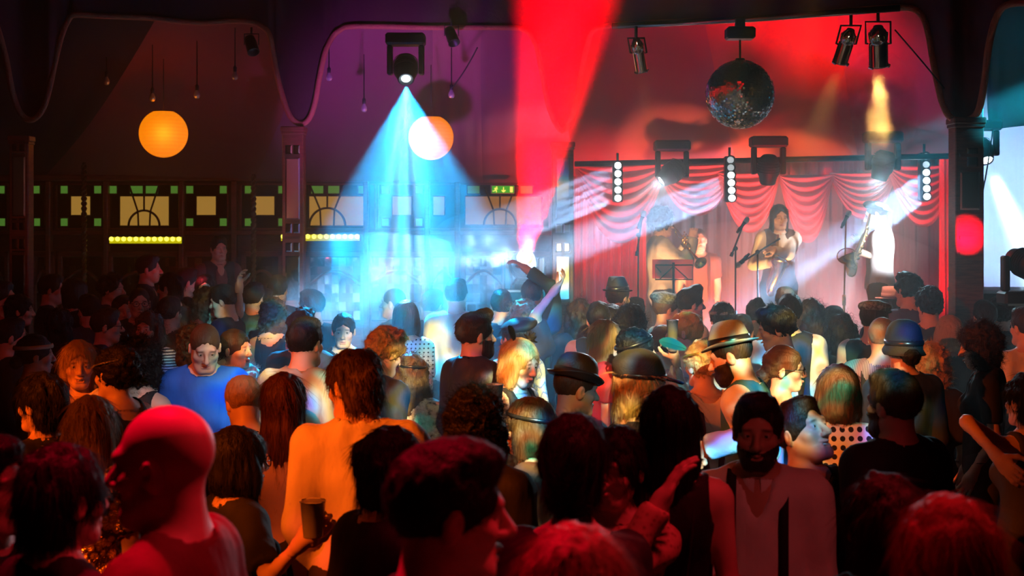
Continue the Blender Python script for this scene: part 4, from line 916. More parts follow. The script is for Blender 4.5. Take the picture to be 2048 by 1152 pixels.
# floor, ceiling, back wall
b = MB(); b.box((-9, .2, -.1), (9, 17.5, 0)); kind(b.build('floor', M('floor_boards', (.10, .06, .04), .45, pat=p_noise([(.3, (.05, .028, .018)), (.7, (.14, .08, .05))], 2, (14, 1, 1)))))
b = MB(); b.box((X(-60, 16), 16, 0), (X(1150, 16), 16.15, Z(345, 16))); kind(b.build('wall_back', WOOD))
b = MB(); b.box((X(1140, 16.2), 16.3, 0), (X(1960, 16.2), 16.4, 3.9)); kind(b.build('wall_stage', M('black_drape', (.05, .042, .05), .9, bump=(6, .5, (3, 3, .2)))))

# rope-trimmed valance: curve running from column to column
ROPE = [(-40, 20, 11.6), (-12, 40, 11.7), (10, 110, 11.8), (24, 180, 11.9), (40, 225, 12), (62, 240, 12), (84, 222, 12), (98, 180, 12), (112, 115, 12.1), (125, 66, 12.15), (138, 38, 12.2), (150, 30, 12.2), (200, 32, 12.3), (300, 36, 12.5), (360, 43, 12.6), (410, 46, 12.7), (460, 42, 12.8), (500, 44, 12.9), (522, 52, 12.9), (538, 68, 12.9), (546, 105, 12.95), (554, 150, 12.95), (566, 195, 13), (580, 232, 13), (600, 248, 13), (618, 238, 13), (630, 205, 13), (638, 160, 13), (650, 105, 13), (664, 75, 13.05), (680, 60, 13.05), (700, 53, 13.1), (780, 53, 13.2), (860, 55, 13.3), (1000, 55, 13.4), (1050, 60, 13.4), (1072, 90, 13.4), (1085, 150, 13.4), (1100, 220, 13.4), (1125, 262, 13.4), (1148, 220, 13.3), (1162, 150, 13.3), (1175, 90, 13.2), (1196, 56, 13.1), (1300, 46, 12.7), (1420, 42, 12.3), (1520, 37, 11.95), (1640, 27, 11.5), (1740, 18, 11.15), (1800, 15, 10.9), (1830, 20, 10.8), (1848, 38, 10.7), (1858, 72, 10.65), (1866, 120, 10.6), (1876, 170, 10.55), (1886, 208, 10.5), (1902, 236, 10.4), (1930, 242, 10.4), (1955, 225, 10.3), (1968, 170, 10.2), (1978, 90, 10.1), (1995, 30, 10), (2020, 8, 9.9), (2080, 5, 9.8)]
def smooth_path(pts, n):
    pts = [Vector(p) for p in pts]; out = []
    for i in range(len(pts) - 1):
        p0, p1, p2, p3 = pts[max(0, i - 1)], pts[i], pts[i + 1], pts[min(len(pts) - 1, i + 2)]
        for k in range(n):
            t = k / n; out.append(.5 * ((2 * p1) + (p2 - p0) * t + (2 * p0 - 5 * p1 + 4 * p2 - p3) * t * t + (3 * p1 - p0 - 3 * p2 + p3) * t ** 3))
    return out + [pts[-1]]
rope = smooth_path([P(*p) for p in ROPE], 5)
b = MB(); b.tube(rope, .026, 8); tag(b.build('valance_rope', M('rope', (.50, .17, .10), .8, bump=(40, .6))), 'thick twisted rope edging the scalloped tent valance above the columns', 'rope')
vs = []; n_ = len(rope)
for i, p in enumerate(rope):
    for k in range(9):
        t = k / 8; zt = 5.0; vs.append((p.x, p.y + .02 + .03 * math.sin(p.x * 9) * t, p.z + (zt - p.z) * t))
f = [(i * 9 + k, i * 9 + 9 + k, i * 9 + 10 + k, i * 9 + k + 1) for i in range(n_ - 1) for k in range(8)]
tag(mesh_np('valance', vs, np.array(f), M('valance_cloth', (.075, .022, .035), .9, bump=(30, .15))), 'dark scalloped fabric valance hanging between the columns', 'valance')
b = MB(); b.lathe([(14, 4.4), (9, 5.6), (4, 6.6), (.05, 7.4)], 32, M=Matrix.Translation((0, 5, 0))); kind(b.build('ceiling', M('tent_roof', (.05, .014, .025), .9)))

# outer roof: sloping canopy panels between valance and wall
def canopy(name, top, bot, mat, label, sag=.12, n=14, m=10):
    """top/bot: lists of (px,py,d) left..right"""
    tp = smooth_path([P(p[0], p[1] + 12, p[2] + .3) for p in top], n); bp = smooth_path([P(*p) for p in bot], n); k = min(len(tp), len(bp)); vs = []
    tp = [tp[int(i * (len(tp) - 1) / (n - 1))] for i in range(n)]; bp = [bp[int(i * (len(bp) - 1) / (n - 1))] for i in range(n)]
    for i in range(n):
        for j in range(m):
            t = j / (m - 1); p = tp[i].lerp(bp[i], t); p.z -= sag * math.sin(math.pi * t) + .02 * math.sin(i * 1.7) * math.sin(math.pi * t); vs.append(tuple(p))
    vs2 = [(x, y + .006, z + .012) for x, y, z in vs]; q = [(i * m + j, i * m + m + j, i * m + m + j + 1, i * m + j + 1) for i in range(n - 1) for j in range(m - 1)]; N_ = n * m
    q += [(a + N_, d_ + N_, c + N_, b_ + N_) for a, b_, c, d_ in q]
    return tag(mesh_np(name, vs + vs2, np.array(q), mat), label, 'tent fabric', 'roof fabric panels')
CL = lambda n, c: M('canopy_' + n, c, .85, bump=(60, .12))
canopy('roof_fabric', [(-80, -10, 12), (120, 15, 12.2), (318, 15, 12.5)], [(-80, 350, 15.6), (20, 350, 15.8), (92, 350, 15.9)], CL('dark', (.035, .012, .014)), 'roof fabric panel at the far left, its shade painted near black')  # left bay in shade; the darkness is put into this panel's colour
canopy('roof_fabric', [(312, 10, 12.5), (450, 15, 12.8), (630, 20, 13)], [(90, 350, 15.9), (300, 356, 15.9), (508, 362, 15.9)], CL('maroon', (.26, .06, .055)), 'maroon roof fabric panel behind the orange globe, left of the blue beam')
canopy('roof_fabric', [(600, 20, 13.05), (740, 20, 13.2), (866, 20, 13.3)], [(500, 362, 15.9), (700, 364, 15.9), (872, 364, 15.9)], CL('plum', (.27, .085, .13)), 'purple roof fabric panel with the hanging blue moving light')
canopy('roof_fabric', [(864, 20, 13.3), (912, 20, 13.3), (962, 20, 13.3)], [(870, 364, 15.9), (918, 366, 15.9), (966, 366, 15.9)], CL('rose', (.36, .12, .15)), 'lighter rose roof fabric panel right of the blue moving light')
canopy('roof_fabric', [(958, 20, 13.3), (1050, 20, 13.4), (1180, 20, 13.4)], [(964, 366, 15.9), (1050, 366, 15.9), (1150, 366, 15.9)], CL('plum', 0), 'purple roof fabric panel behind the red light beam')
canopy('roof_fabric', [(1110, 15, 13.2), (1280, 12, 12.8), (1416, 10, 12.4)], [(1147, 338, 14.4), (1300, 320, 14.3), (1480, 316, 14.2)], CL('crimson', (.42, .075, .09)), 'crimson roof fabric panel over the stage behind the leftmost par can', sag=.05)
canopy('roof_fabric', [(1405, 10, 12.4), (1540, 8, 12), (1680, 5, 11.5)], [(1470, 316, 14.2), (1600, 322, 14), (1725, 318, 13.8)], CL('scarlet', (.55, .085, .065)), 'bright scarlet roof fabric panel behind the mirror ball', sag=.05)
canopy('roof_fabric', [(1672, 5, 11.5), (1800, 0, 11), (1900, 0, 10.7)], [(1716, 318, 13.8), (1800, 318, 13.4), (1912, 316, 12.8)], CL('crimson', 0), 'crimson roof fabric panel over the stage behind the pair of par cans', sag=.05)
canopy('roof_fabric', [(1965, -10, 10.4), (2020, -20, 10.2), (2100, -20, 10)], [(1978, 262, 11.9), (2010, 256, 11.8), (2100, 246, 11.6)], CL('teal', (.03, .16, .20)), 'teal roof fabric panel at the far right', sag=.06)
b = MB(); b.box((X(1955, 13), 12.9, .9), (X(2110, 13), 13, 3.6)); b.box((X(1955, 13), 12.75, 0), (X(2110, 13), 13, Z(574, 13)), 1); kind(b.build('wall_right', [M('pale_cloth', (.62, .62, .68), .85, bump=(8, .3, (3, 3, .3))), BLKP]))

# columns with mirror panels
def column(px, d, w, ytop, spec, label, WOODR=None):
    WOODR = WOODR or globals()['WOODR']
    t = empty('column', (X(px, d), d, 0)); tag(t, label, 'column'); t['kind'] = 'thing'
    h = Z(ytop, d); b = MB(); b.box((-w / 2, -w * .42, 0), (w / 2, w * .42, h), bev=.008); b.build('shaft', WOODR, t)
    b = MB(); b.box((-w * .57, -w * .5, h - .05), (w * .57, w * .5, h), bev=.008); b.box((-w * .54, -w * .47, h - .075), (w * .54, w * .47, h - .05), bev=.005); b.box((-w * .55, -w * .47, 0), (w * .55, w * .47, .18), bev=.01); b.build('capital', WOODR, t)
    yf = -w * .42
    for (x0, x1, y0, y1, mt) in spec:                # bevelled mirrors on the front, given as fractions of width and pixel rows
        X0, X1 = x0 * w, x1 * w; Z1, Z0 = Z(y0, d), Z(y1, d); bv = min(.012, (X1 - X0) * .25); m = MB()
        v = [(X0, yf - .002, Z0), (X1, yf - .002, Z0), (X1, yf - .002, Z1), (X0, yf - .002, Z1), (X0 + bv, yf - .007, Z0 + bv), (X1 - bv, yf - .007, Z0 + bv), (X1 - bv, yf - .007, Z1 - bv), (X0 + bv, yf - .007, Z1 - bv), (X0, yf + .003, Z0), (X1, yf + .003, Z0), (X1, yf + .003, Z1), (X0, yf + .003, Z1)]
        m.add(v, [(4, 5, 6, 7), (0, 1, 5, 4), (1, 2, 6, 5), (2, 3, 7, 6), (3, 0, 4, 7), (8, 9, 1, 0), (9, 10, 2, 1), (10, 11, 3, 2), (11, 8, 0, 3)], 0, False); m.build('mirror', mt, t)
    m = MB()
    for y_ in (312, 443, 475, 507): m.box((-w * .36, yf - .012, Z(y_, d) - .012), (w * .36, yf, Z(y_, d) + .012))
    m.build('moulding', WOOD, t)
    return t
sp = [(-.34, -.03, 291, 309, MIRR), (.03, .34, 291, 309, MIRR), (-.34, .34, 316, 439, MIRRG), (-.34, -.03, 447, 466, MIRR), (.03, .34, 447, 466, MIRR), (-.34, -.03, 485, 504, MIRR), (.03, .34, 485, 504, MIRR), (-.34, .34, 511, 600, MIRR)]
column(588, 13, .195, 254, sp, 'mirrored wooden column left of the blue light beam')
column(43, 12, .165, 272, [(a, b_, c - 10, d_ - 6, m_) for a, b_, c, d_, m_ in sp], 'mirrored wooden column at the far left of the tent')
column(1125, 13.4, .205, 285, [(-.34, .34, 316, 439, M('mirror_dark', (.10, .09, .10), .3, 1.0)), (-.34, -.03, 447, 466, MIRR), (.03, .34, 447, 466, MIRR), (-.34, -.03, 485, 504, MIRRG), (.03, .34, 485, 504, MIRRG), (-.34, .34, 511, 600, MIRRG)], 'dark column at the left edge of the stage beside the red beam', WOOD)
column(1932, 10.4, .21, 236, [(-.1, .28, 297, 334, MIRR), (-.34, .34, 345, 420, MIRRG)], 'dark column at the right edge of the stage, struck by red light', WOOD)

# stained-glass transoms and mirrored doors of the booths
CREAM = M('pane_cream', (.5, .3, .1), .3, emit=(.62, .33, .055), es=.55); GREEN = M('pane_green', (.1, .3, .05), .3, emit=(.10, .27, .035), es=.6); AMB = M('pane_amber', (.4, .2, .06), .3, emit=(.5, .22, .04), es=.5); DARKP = M('pane_dark', (.012, .006, .006), .2)
DW = 15.97
nwin = 0
def window(x0, x1, squares, fan=None, y0=367, y1=459):
    global nwin; nwin += 1
    t = empty('window_%d' % nwin, (X((x0 + x1) / 2, DW), DW, Z((y0 + y1) / 2, DW))); t['kind'] = 'structure'; ox, oz = t.location.x, t.location.z
    def rect(m, a, c, e, g, y, mi=0, dp=.012): m.box((X(a, DW) - ox, y, Z(g, DW) - oz), (X(c, DW) - ox, y + dp, Z(e, DW) - oz), mi)
    fr = MB()
    for a, c, e, g in ((x0, x1, y0, y0 + 3), (x0, x1, y1 - 3, y1), (x0, x0 + 3, y0, y1), (x1 - 3, x1, y0, y1)): rect(fr, a, c, e, g, -.03, 0, .05)
    fr.build('frame', WOODR, t)
    bg = MB(); rect(bg, x0 + 3, x1 - 3, y0 + 3, y1 - 3, .002); bg.build('dark_glass', DARKP, t)
    for (a, c, e, g, mt) in squares:
        m = MB(); rect(m, a, c, e, g, -.012); m.build('pane', mt, t)
    ld = MB()
    for (a, c, e, g, mt) in squares:
        for u in ((a, e, c, e), (c, e, c, g), (c, g, a, g), (a, g, a, e)): ld.tube([(X(u[0], DW) - ox, -.014, Z(u[1], DW) - oz), (X(u[2], DW) - ox, -.014, Z(u[3], DW) - oz)], .007, 5)
    if fan:
        cx, cy, r, yt = fan
        q = lambda px, py: (X(px, DW) - ox, -.018, Z(py, DW) - oz)
        ld.tube([q(cx + r * math.cos(a), cy - r * math.sin(a)) for a in np.linspace(0, math.pi, 17)], .014, 6)
        for dx, tx in ((-.5, -.95), (0, 0), (.5, .95)):
            a = math.acos(dx * .8); ld.tube([q(cx + r * .8 * dx * .9, cy), q(cx + r * dx * .8, cy - r * math.sin(a)), q(cx + r * tx, yt)] if dx else [q(cx, cy - r), q(cx, yt)], .011, 6)
    ld.build('leading', WOOD, t)
    return t
sqr = lambda x0, col=CREAM: [(x0, x0 + 40, 392, 431, col)] + [(a, a + 16, e, e + 17, GREEN) for a in (x0 - 21, x0 + 46) for e in (371, 436)]
window(55, 92, [(67, 81, 371, 388, GREEN), (68, 82, 436, 453, GREEN)])
window(-20, 18, [(-3, 11, 371, 388, GREEN), (-3, 12, 436, 453, GREEN)])
window(112, 211, sqr(142))
window(213, 361, [(240, 339, 392, 452, CREAM), (219, 235, 371, 388, GREEN), (341, 357, 371, 388, GREEN), (260, 287, 371, 388, GREEN), (291, 317, 371, 388, GREEN)], (289, 452, 31, 371))
window(363, 458, sqr(393))
window(481, 572, sqr(510))
window(604, 752, [(618, 735, 392, 452, CREAM), (622, 648, 371, 388, GREEN), (652, 680, 371, 388, GREEN), (716, 732, 371, 388, GREEN)], (655, 452, 36, 371))
window(755, 852, sqr(784, AMB)); window(855, 912, [(866, 890, 392, 431, AMB)])
window(914, 1100, [(930, 1084, 392, 450, AMB), (934, 960, 371, 388, GREEN), (1040, 1066, 371, 388, GREEN)], (1000, 450, 32, 374))
ndoor = 0
MB_R = random.Random(5)
def booth(x0, x1, red=False):
    global ndoor; ndoor += 1
    t = empty('door_%d' % ndoor, (X((x0 + x1) / 2, DW), DW, 0)); t['kind'] = 'structure'; ox = t.location.x; w = X(x1, DW) - X(x0, DW)
    fr = MB(); yb = -.05
    for a, c, e, g in ((-w / 2, -w / 2 + .05, 0, 1.9), (w / 2 - .05, w / 2, 0, 1.9), (-w / 2, w / 2, 1.84, 1.9), (-w / 2, w / 2, 1.0, 1.1), (-w / 2, w / 2, 0, .15)): fr.box((a, yb, e), (c, 0, g), bev=.006)
    fr.tube([(-w / 2 + .05 + (w - .1) * k / 12, yb - .005, 1.52 + .16 * math.sin(math.pi * k / 12)) for k in range(13)], .016, 6)
    fr.build('frame', WOODR, t)
    b = MB(); b.box((-w / 2 + .05, -.03, .15), (w / 2 - .05, 0, 1.0)); 
    if red:
        for k in range(3): b.box((-w * .36 + k * w * .25, -.05, 1.15), (-w * .36 + k * w * .25 + w * .2, -.03, 1.3), bev=.01)
    b.build('panel', WOODR, t)
    m = MB(); nx, nz = max(4, int(w / .09)), 7          # faceted mirror glass
    for i in range(nx):
        for k in range(nz):
            xa, xb = -w / 2 + .055 + (w - .11) * i / nx, -w / 2 + .055 + (w - .11) * (i + 1) / nx; za, zb = 1.12 + .71 * k / nz, 1.12 + .71 * (k + 1) / nz
            ta, tb = MB_R.uniform(-.004, .004), MB_R.uniform(-.003, .005)
            m.add([(xa, -.024 - ta, za), (xb, -.024 + ta, za), (xb, -.024 + ta + tb, zb), (xa, -.024 - ta + tb, zb)], [(0, 1, 2, 3)], 0, False)
    m.box((-w / 2 + .05, -.012, 1.1), (w / 2 - .05, 0, 1.84), 1); m.build('mirror_pane', [MIRR, BLKP], t)
for a, c in ((-30, 20), (66, 112), (118, 214), (218, 362), (366, 458), (484, 566), (612, 730), (734, 852)): booth(a, c)
booth(856, 918); booth(922, 1012, True); booth(1016, 1100, True)
b = MB()
for a in (100, 215, 365, 470, 608, 733, 855, 915): b.box((X(a - 5, DW) , DW - .09, 0), (X(a + 5, DW), DW + .03, Z(362, DW)), bev=.01)
kind(b.build('trim_1', WOODR))
b = MB(); b.box((X(-40, DW), DW - .12, Z(362, DW)), (X(1110, DW), DW + .03, Z(350, DW)), bev=.015); b.box((X(-40, DW), DW - .07, Z(470, DW)), (X(1110, DW), DW + .03, Z(461, DW)), bev=.01); kind(b.build('trim_2', WOODR))

# barley-twist posts
for px, y0, lab in ((168, 325, 'thin barley-twist post between the far left column and the globe'), (507, 348, 'thin barley-twist post just left of the mirrored column')):
    d = 14.8; h = Z(y0, d); b = MB(); b.tube([(0, 0, 0), (0, 0, h)], .018, 8)
    for ph in (0, math.pi): b.tube([(.02 * math.cos(t * 2 * math.pi / .11 + ph), .02 * math.sin(t * 2 * math.pi / .11 + ph), t) for t in np.arange(0, h, .0137)], .013, 5)
    tag(b.build('twisted_post', M('post_varnish', (.10, .05, .02), .2), loc=(X(px, d), d, 0)), lab, 'post')

# LED battens over the booths
def batten(x0, x1, y0, y1, d, n, label):
    w = X(x1, d) - X(x0, d); h = Z(y0, d) - Z(y1, d); t = empty('led_batten', (X((x0 + x1) / 2, d), d, Z((y0 + y1) / 2, d))); tag(t, label, 'stage light', 'yellow led battens')
    b = MB(); b.box((-w / 2, 0, -h / 2), (w / 2, .09, h / 2), bev=.008); b.build('housing', BLK, t)
    b = MB(); b.box((-w / 2 + .008, -.012, -h / 2 + .006), (w / 2 - .008, .001, h / 2 - .006)); b.build('diffuser', M('led_yellow', (.3, .3, .02), .3, emit=(.58, .52, .002), es=.9), t)
    for k in range(n):
        for zz in (h * .17,):
            b = MB(); b.lathe([(.001, 0), (.022, .002), (.026, .012)], 12, M=Matrix.Translation((-w / 2 + w * (k + .5) / n, -.016, zz)) @ Matrix.Rotation(math.pi / 2, 4, 'X')); b.build('led', M('led_hot', (1, 1, .6), .3, emit=(1, .85, .12), es=1.5), t)
batten(218, 365, 473, 488, 15.5, 12, 'yellow led batten left of the mirrored column'); batten(561, 721, 468, 483, 15.2, 13, 'yellow led batten behind the mirrored column')

# glowing paper globes
def globe(px, py, r, d, label):
    t = empty('globe_lantern', tuple(P(px, py, d))); tag(t, label, 'lantern', 'glowing globe lanterns'); R_ = r / F * d
    b = MB(); b.lathe([(R_ * math.sin(a), -R_ * math.cos(a)) for a in np.linspace(.02, math.pi * .87, 30)], 48); b.build('paper_shade', M('lantern_paper', (.9, .5, .12), .8, emit=(1.0, .235, .002), es=1.05, pat=p_stripes((.9, .5, .12), (.85, .45, .1), 9)), t)
    zt = R_ * math.cos(math.pi * .13); b = MB(); b.ring((0, 0, zt), (0, 0, 1), R_ * math.sin(math.pi * .13), .006, 32); b.tube([(0, 0, zt), (0, 0, zt + .5)], .004, 5); b.tube([(-R_ * .38, 0, zt), (R_ * .38, 0, zt)], .003, 5); b.build('wire_frame', BLK, t)
    l = bpy.data.lights.new('globe_light', 'POINT'); l.energy = 1.6; l.color = (1, .4, .05); l.shadow_soft_size = .1; o = link(bpy.data.objects.new('globe_light', l)); o.location = P(px, py, d - R_ / F - R_ - .12)
globe(327, 267, 48, 13.3, 'glowing orange paper globe hanging at the left of the tent'); globe(862, 275, 45, 13.5, 'glowing orange paper globe beside the blue light beam')

# festoon bulbs
def bulb(px, py, d, label):
    t = empty('festoon_bulb', tuple(P(px, py, d))); tag(t, label, 'light bulb', 'unlit festoon bulbs under the roof')
    b = MB(); b.lathe([(.001, -.05), (.02, -.046), (.031, -.025), (.028, 0), (.016, .022), (.013, .032)], 14); b.build('glass', M('bulb_glass', (.75, .72, .68), .05, .6), t)
    b = MB(); b.lathe([(.014, .03), (.017, .034), (.017, .075), (.006, .085), (.004, .5)], 10); b.build('socket', BLKP, t)
for px, py, lab in ((213, 160, 'unlit festoon bulb at the upper left, alone on the shaded panel'), (305, 193, 'unlit festoon bulb just above the left orange globe'), (394, 187, 'unlit festoon bulb up and right of the left globe'), (470, 150, 'unlit festoon bulb near the drooping rope, left of the column'), (658, 152, 'unlit festoon bulb between the mirrored column and the blue light'), (728, 214, 'unlit festoon bulb left of the blue beam'), (903, 186, 'unlit festoon bulb above the right orange globe')): bulb(px, py, 13.3, lab)

# exit sign
t = empty('exit_sign', tuple(P(1005, 379, 15.6))); tag(t, 'green lit emergency exit sign with running figure and arrow', 'sign'); d = 15.6; u = d / F
b = MB(); b.box((-24 * u, 0, -8.5 * u), (24 * u, .05, 8.5 * u), bev=.006); b.build('housing', M('white_plastic', (.6, .6, .55), .4), t)
b = MB(); b.box((-21 * u, -.006, -7 * u), (23 * u, 0, 7 * u)); b.build('panel', M('exit_green', (.02, .3, .02), .3, emit=(.05, .42, .004), es=.9), t)
b = MB(); yk = -.012
def bar(x0, z0, x1, z1, w): b.tube([(x0 * u, yk, z0 * u), (x1 * u, yk, z1 * u)], w * u, 6)
b.ball((-11.5 * u, yk, 4.6 * u), 1.6 * u, 0, 8); bar(-12.5, 2.5, -14.5, -1, 1.3); bar(-14.5, -1, -11.5, -3, 1); bar(-11.5, -3, -12.5, -6, .9); bar(-14.5, -1, -17, -3.5, .9); bar(-17, -3.5, -20, -3, .8); bar(-12.5, 2.3, -9.5, .5, .8); bar(-13, 2.4, -16.5, 2, .8)
bar(2, 5, 2, -4, 1); bar(2, -5.2, -1.8, -1.2, 1); bar(2, -5.2, 5.8, -1.2, 1)
b.box((15 * u, yk - .002, -5.5 * u), (20.5 * u, yk + .004, 5.5 * u)); b.build('pictogram', M('exit_white', (.9, .9, .6), .3, emit=(1, .9, .12), es=1.1), t)

# ------------------------------------------------------------------ stage
ST = .68; SD = 12.6
b = MB(); b.box((X(1150, SD), SD, 0), (X(1912, SD), 16.3, ST)); kind(b.build('floor_stage', M('stage_deck', (.05, .04, .04), .6)))
SW = M('swag_red', (.55, .02, .03), .75, bump=(25, .2, (4, 4, .5)), sheen=.3)
def drape(name, x0, x1, ytop, ybot, d, folds, amp, mat, label, cat, n=120, m=24, grp=None, gather=0):
    vs = []
    for i in range(n):
        s = i / (n - 1)
        for j in range(m):
            t = j / (m - 1); px = x0 + (x1 - x0) * s; py = ytop + (ybot - ytop) * t
            p = P(px, py, d); ph = folds * 2 * math.pi * s + .8 * math.sin(5 * s + 1.3)
            p.y += amp * (math.sin(ph) + .35 * math.sin(2.3 * ph + 1)) * (.55 + .45 * t); vs.append(tuple(p))
    q = [(i * m + j, i * m + m + j, i * m + m + j + 1, i * m + j + 1) for i in range(n - 1) for j in range(m - 1)]; N_ = n * m
    vs += [(x, y + .008, z) for x, y, z in vs]; q += [(a + N_, d_ + N_, c + N_, b_ + N_) for a, b_, c, d_ in q]
    return tag(mesh_np(name, vs, np.array(q), mat), label, cat, grp)
drape('stage_curtain', 1140, 1292, 318, 640, 15.4, 9, .06, SW, 'full-length pleated red curtain at the left side of the stage', 'curtain', n=140)
drape('stage_curtain', 1286, 1915, 318, 660, 15.9, 22, .05, M('back_cloth', (.16, .12, .14), .85), 'wide dark grey curtain across the back of the stage', 'curtain', n=260)
drape('stage_curtain', 1880, 1925, 312, 640, 14.6, 4, .04, SW, 'narrow red curtain at the right edge of the stage', 'curtain', n=60)
drape('curtain_pelmet', 1145, 1915, 316, 352, 15.3, 34, .03, SW, 'gathered red pelmet along the top of the stage opening', 'curtain', n=320, m=8)
def swag(x0, x1, ytop, ydip, d, label, tail=0):
    """cloth swag hung from two points: nested catenaries with rounded pleats between"""
    n, m = 40, 46; vs = []
    for i in range(n):
        s = i / (n - 1) * 2 - 1
        for j in range(m):
            t = j / (m - 1); pin = .86 - .38 * (1 - t) * 0
            px = (x0 + x1) / 2 + s * (x1 - x0) / 2; c = 1 - abs(s) ** 2.2
            py = ytop + (ydip - ytop) * t * (c * .92 + .08) - 6 * abs(s) ** 4 * 0
            p = P(px, py, d); p.y -= .10 * c * (.4 + .6 * t) + (.028 * math.sin(t * 2 * math.pi * 7 + s * 1.2) * (.25 + .75 * c)); vs.append(tuple(p))
    q = [(i * m + j, i * m + m + j, i * m + m + j + 1, i * m + j + 1) for i in range(n - 1) for j in range(m - 1)]; N_ = n * m
    vs += [(x, y + .008, z) for x, y, z in vs]; q += [(a + N_, d_ + N_, c + N_, b_ + N_) for a, b_, c, d_ in q]
    return tag(mesh_np('curtain_swag', vs, np.array(q), SW), label, 'curtain', 'red swags above the stage')
swag(1150, 1330, 330, 486, 15.1, 'leftmost red curtain swag, beside the left light bar')
swag(1312, 1472, 330, 432, 15.15, 'red curtain swag above the trumpet player')
swag(1436, 1560, 345, 466, 15.1, 'red curtain swag between the middle light bar and the saxophonist')
swag(1550, 1672, 350, 402, 15.15, 'shallow red curtain swag right of the saxophonist')
swag(1660, 1790, 345, 440, 15.15, 'red curtain swag behind the man in the white shirt')
swag(1776, 1908, 330, 454, 15.1, 'rightmost red curtain swag, beside the right light bar')
swag(1560, 1664, 352, 486, 15.0, 'long narrow red curtain swag hanging behind the saxophonist')

# hanging pipe and par cans
b = MB(); b.tube([P(1225, 52, 10.6), P(1500, 38, 10.2), P(1800, 16, 9.8)], .024, 10); tag(b.build('lighting_pipe', M('pipe_steel', (.5, .4, .38), .25, 1.0)), 'steel lighting pipe the par cans hang from', 'pipe')
b = MB(); b.tube([P(1150, 328, 13.2), P(1910, 312, 12.4)], .026, 10); tag(b.build('truss_pipe', BLK), 'black pipe across the front of the stage that carries the light bars', 'pipe')
def par_can(px0, py0, px1, py1, d, r, label, pipe, lit):
    a, e = P(px0, py0, d), P(px1, py1, d + .15); dr = (e - a); L = dr.length; dr.normalize()
    t = empty('par_can', a); tag(t, label, 'stage light', 'chrome par cans'); m = frame(dr, (1, 0, 0))
    b = MB(); b.lathe([(.001, 0), (r * .5, .004), (r * .62, L * .08), (r * .8, L * .12), (r * .98, L * .22), (r * 1.0, L * .34), (r * .9, L * .36), (r * .92, L * .42), (r * .98, L * .44), (r * .98, L * .95), (r * 1.02, L * .96), (r * 1.02, L), (r * .93, L), (r * .93, L * .6), (.001, L * .55)], 28, M=m); b.build('can', CHROME, t)
    b = MB()
    for k in range(12):
        g = 2 * math.pi * k / 12; b.box((r * .86, -r * .11, L * .18), (r * 1.03, r * .11, L * .28), M=m @ Matrix.Rotation(g, 4, 'Z'), bev=.003)
    b.build('cooling_fin', M('fin_brass', (.75, .5, .12), .25, 1.0), t)
    b = MB()
    for k in range(3): b.box((r * .95, -.02, L * .97), (r * 1.22, .02, L * 1.03), M=m @ Matrix.Rotation(2 * math.pi * k / 3 + .5, 4, 'Z'), bev=.004)
    b.build('gel_clip', CHROME, t)
    b = MB(); pv = dr * L * .45; top = Vector((0, 0, Z(pipe, d) - a.z))
    ax = m.to_3x3() @ Vector((1, 0, 0)); ax = Vector((1, 0, 0)); yk = [pv - ax * r * 1.05, pv - ax * r * 1.3, Vector((-r * 1.3, 0, top.z - .09)), Vector((r * 1.3, 0, top.z - .09)), pv + ax * r * 1.3, pv + ax * r * 1.05]
    b.tube(yk, .008, 6); b.tube([(0, 0, top.z - .09), (0, 0, top.z)], .012, 8); b.build('yoke', BLK, t)
    b = MB(); b.lathe([(.001, L * .9), (r * .6, L * .905), (r * .9, L * .93)], 20, M=m); b.build('lens', M('par_lens', (.9, .8, .5), .1, emit=(1, .6, .2), es=lit), t)
    return a + dr * (L + .02), dr
PAR = [par_can(1272, 76, 1283, 141, 10.4, .047, 'leftmost chrome par can, alone left of the mirror ball', 52, 1.2), par_can(1702, 58, 1680, 124, 10, .055, 'tilted chrome par can, the left one of the pair right of the mirror ball', 26, 2.0), par_can(1756, 52, 1757, 130, 9.9, .068, 'upright chrome par can, the right one of the pair', 18, 4.0)]

# mirror ball
d = 9.4; c = P(1480, 189, d); R_ = 69 / F * d
t = empty('mirror_ball', c); tag(t, 'large mirror ball hanging above the crowd in front of the stage', 'mirror ball')
b = MB(); rj = random.Random(4); nl = 54
for i in range(nl):
    a0, a1 = math.pi * i / nl, math.pi * (i + .97) / nl; cnt = max(5, int(2 * nl * math.sin((a0 + a1) / 2)))
    for k in range(cnt):
        g0, g1 = 2 * math.pi * k / cnt, 2 * math.pi * (k + .96) / cnt; jx = rj.uniform(-.0009, .0009); jy = rj.uniform(-.0009, .0009)
        pts = [(a0, g0, jx + jy), (a0, g1, -jx + jy), (a1, g1, -jx - jy), (a1, g0, jx - jy)]
        b.add([((R_ + j) * math.sin(a) * math.cos(g), (R_ + j) * math.sin(a) * math.sin(g), (R_ + j) * math.cos(a)) for a, g, j in pts], [(0, 3, 2, 1)], 0, False)
b.build('mirror_facets', M('ball_mirror', (.92, .9, .9), .03, 1.0), t)
b = MB(); b.ball((0, 0, 0), R_ - .004, 0, 24); b.build('core', BLKP, t)
b = MB(); b.tube([(0, 0, R_ - .01), (0, 0, Z(80, d) - c.z)], .007, 8); b.lathe([(.001, R_ + .012), (.03, R_ + .01), (.035, R_ - .006)], 16); b.build('hanging_rod', BLK, t)
b = MB(); b.box((-.095, -.07, Z(79, d) - c.z), (.095, .07, Z(55, d) - c.z), bev=.012); b.box((-.03, -.03, Z(55, d) - c.z), (.03, .03, Z(38, d) - c.z)); b.build('motor_box', M('motor_black', (.02, .018, .02), .4), t)

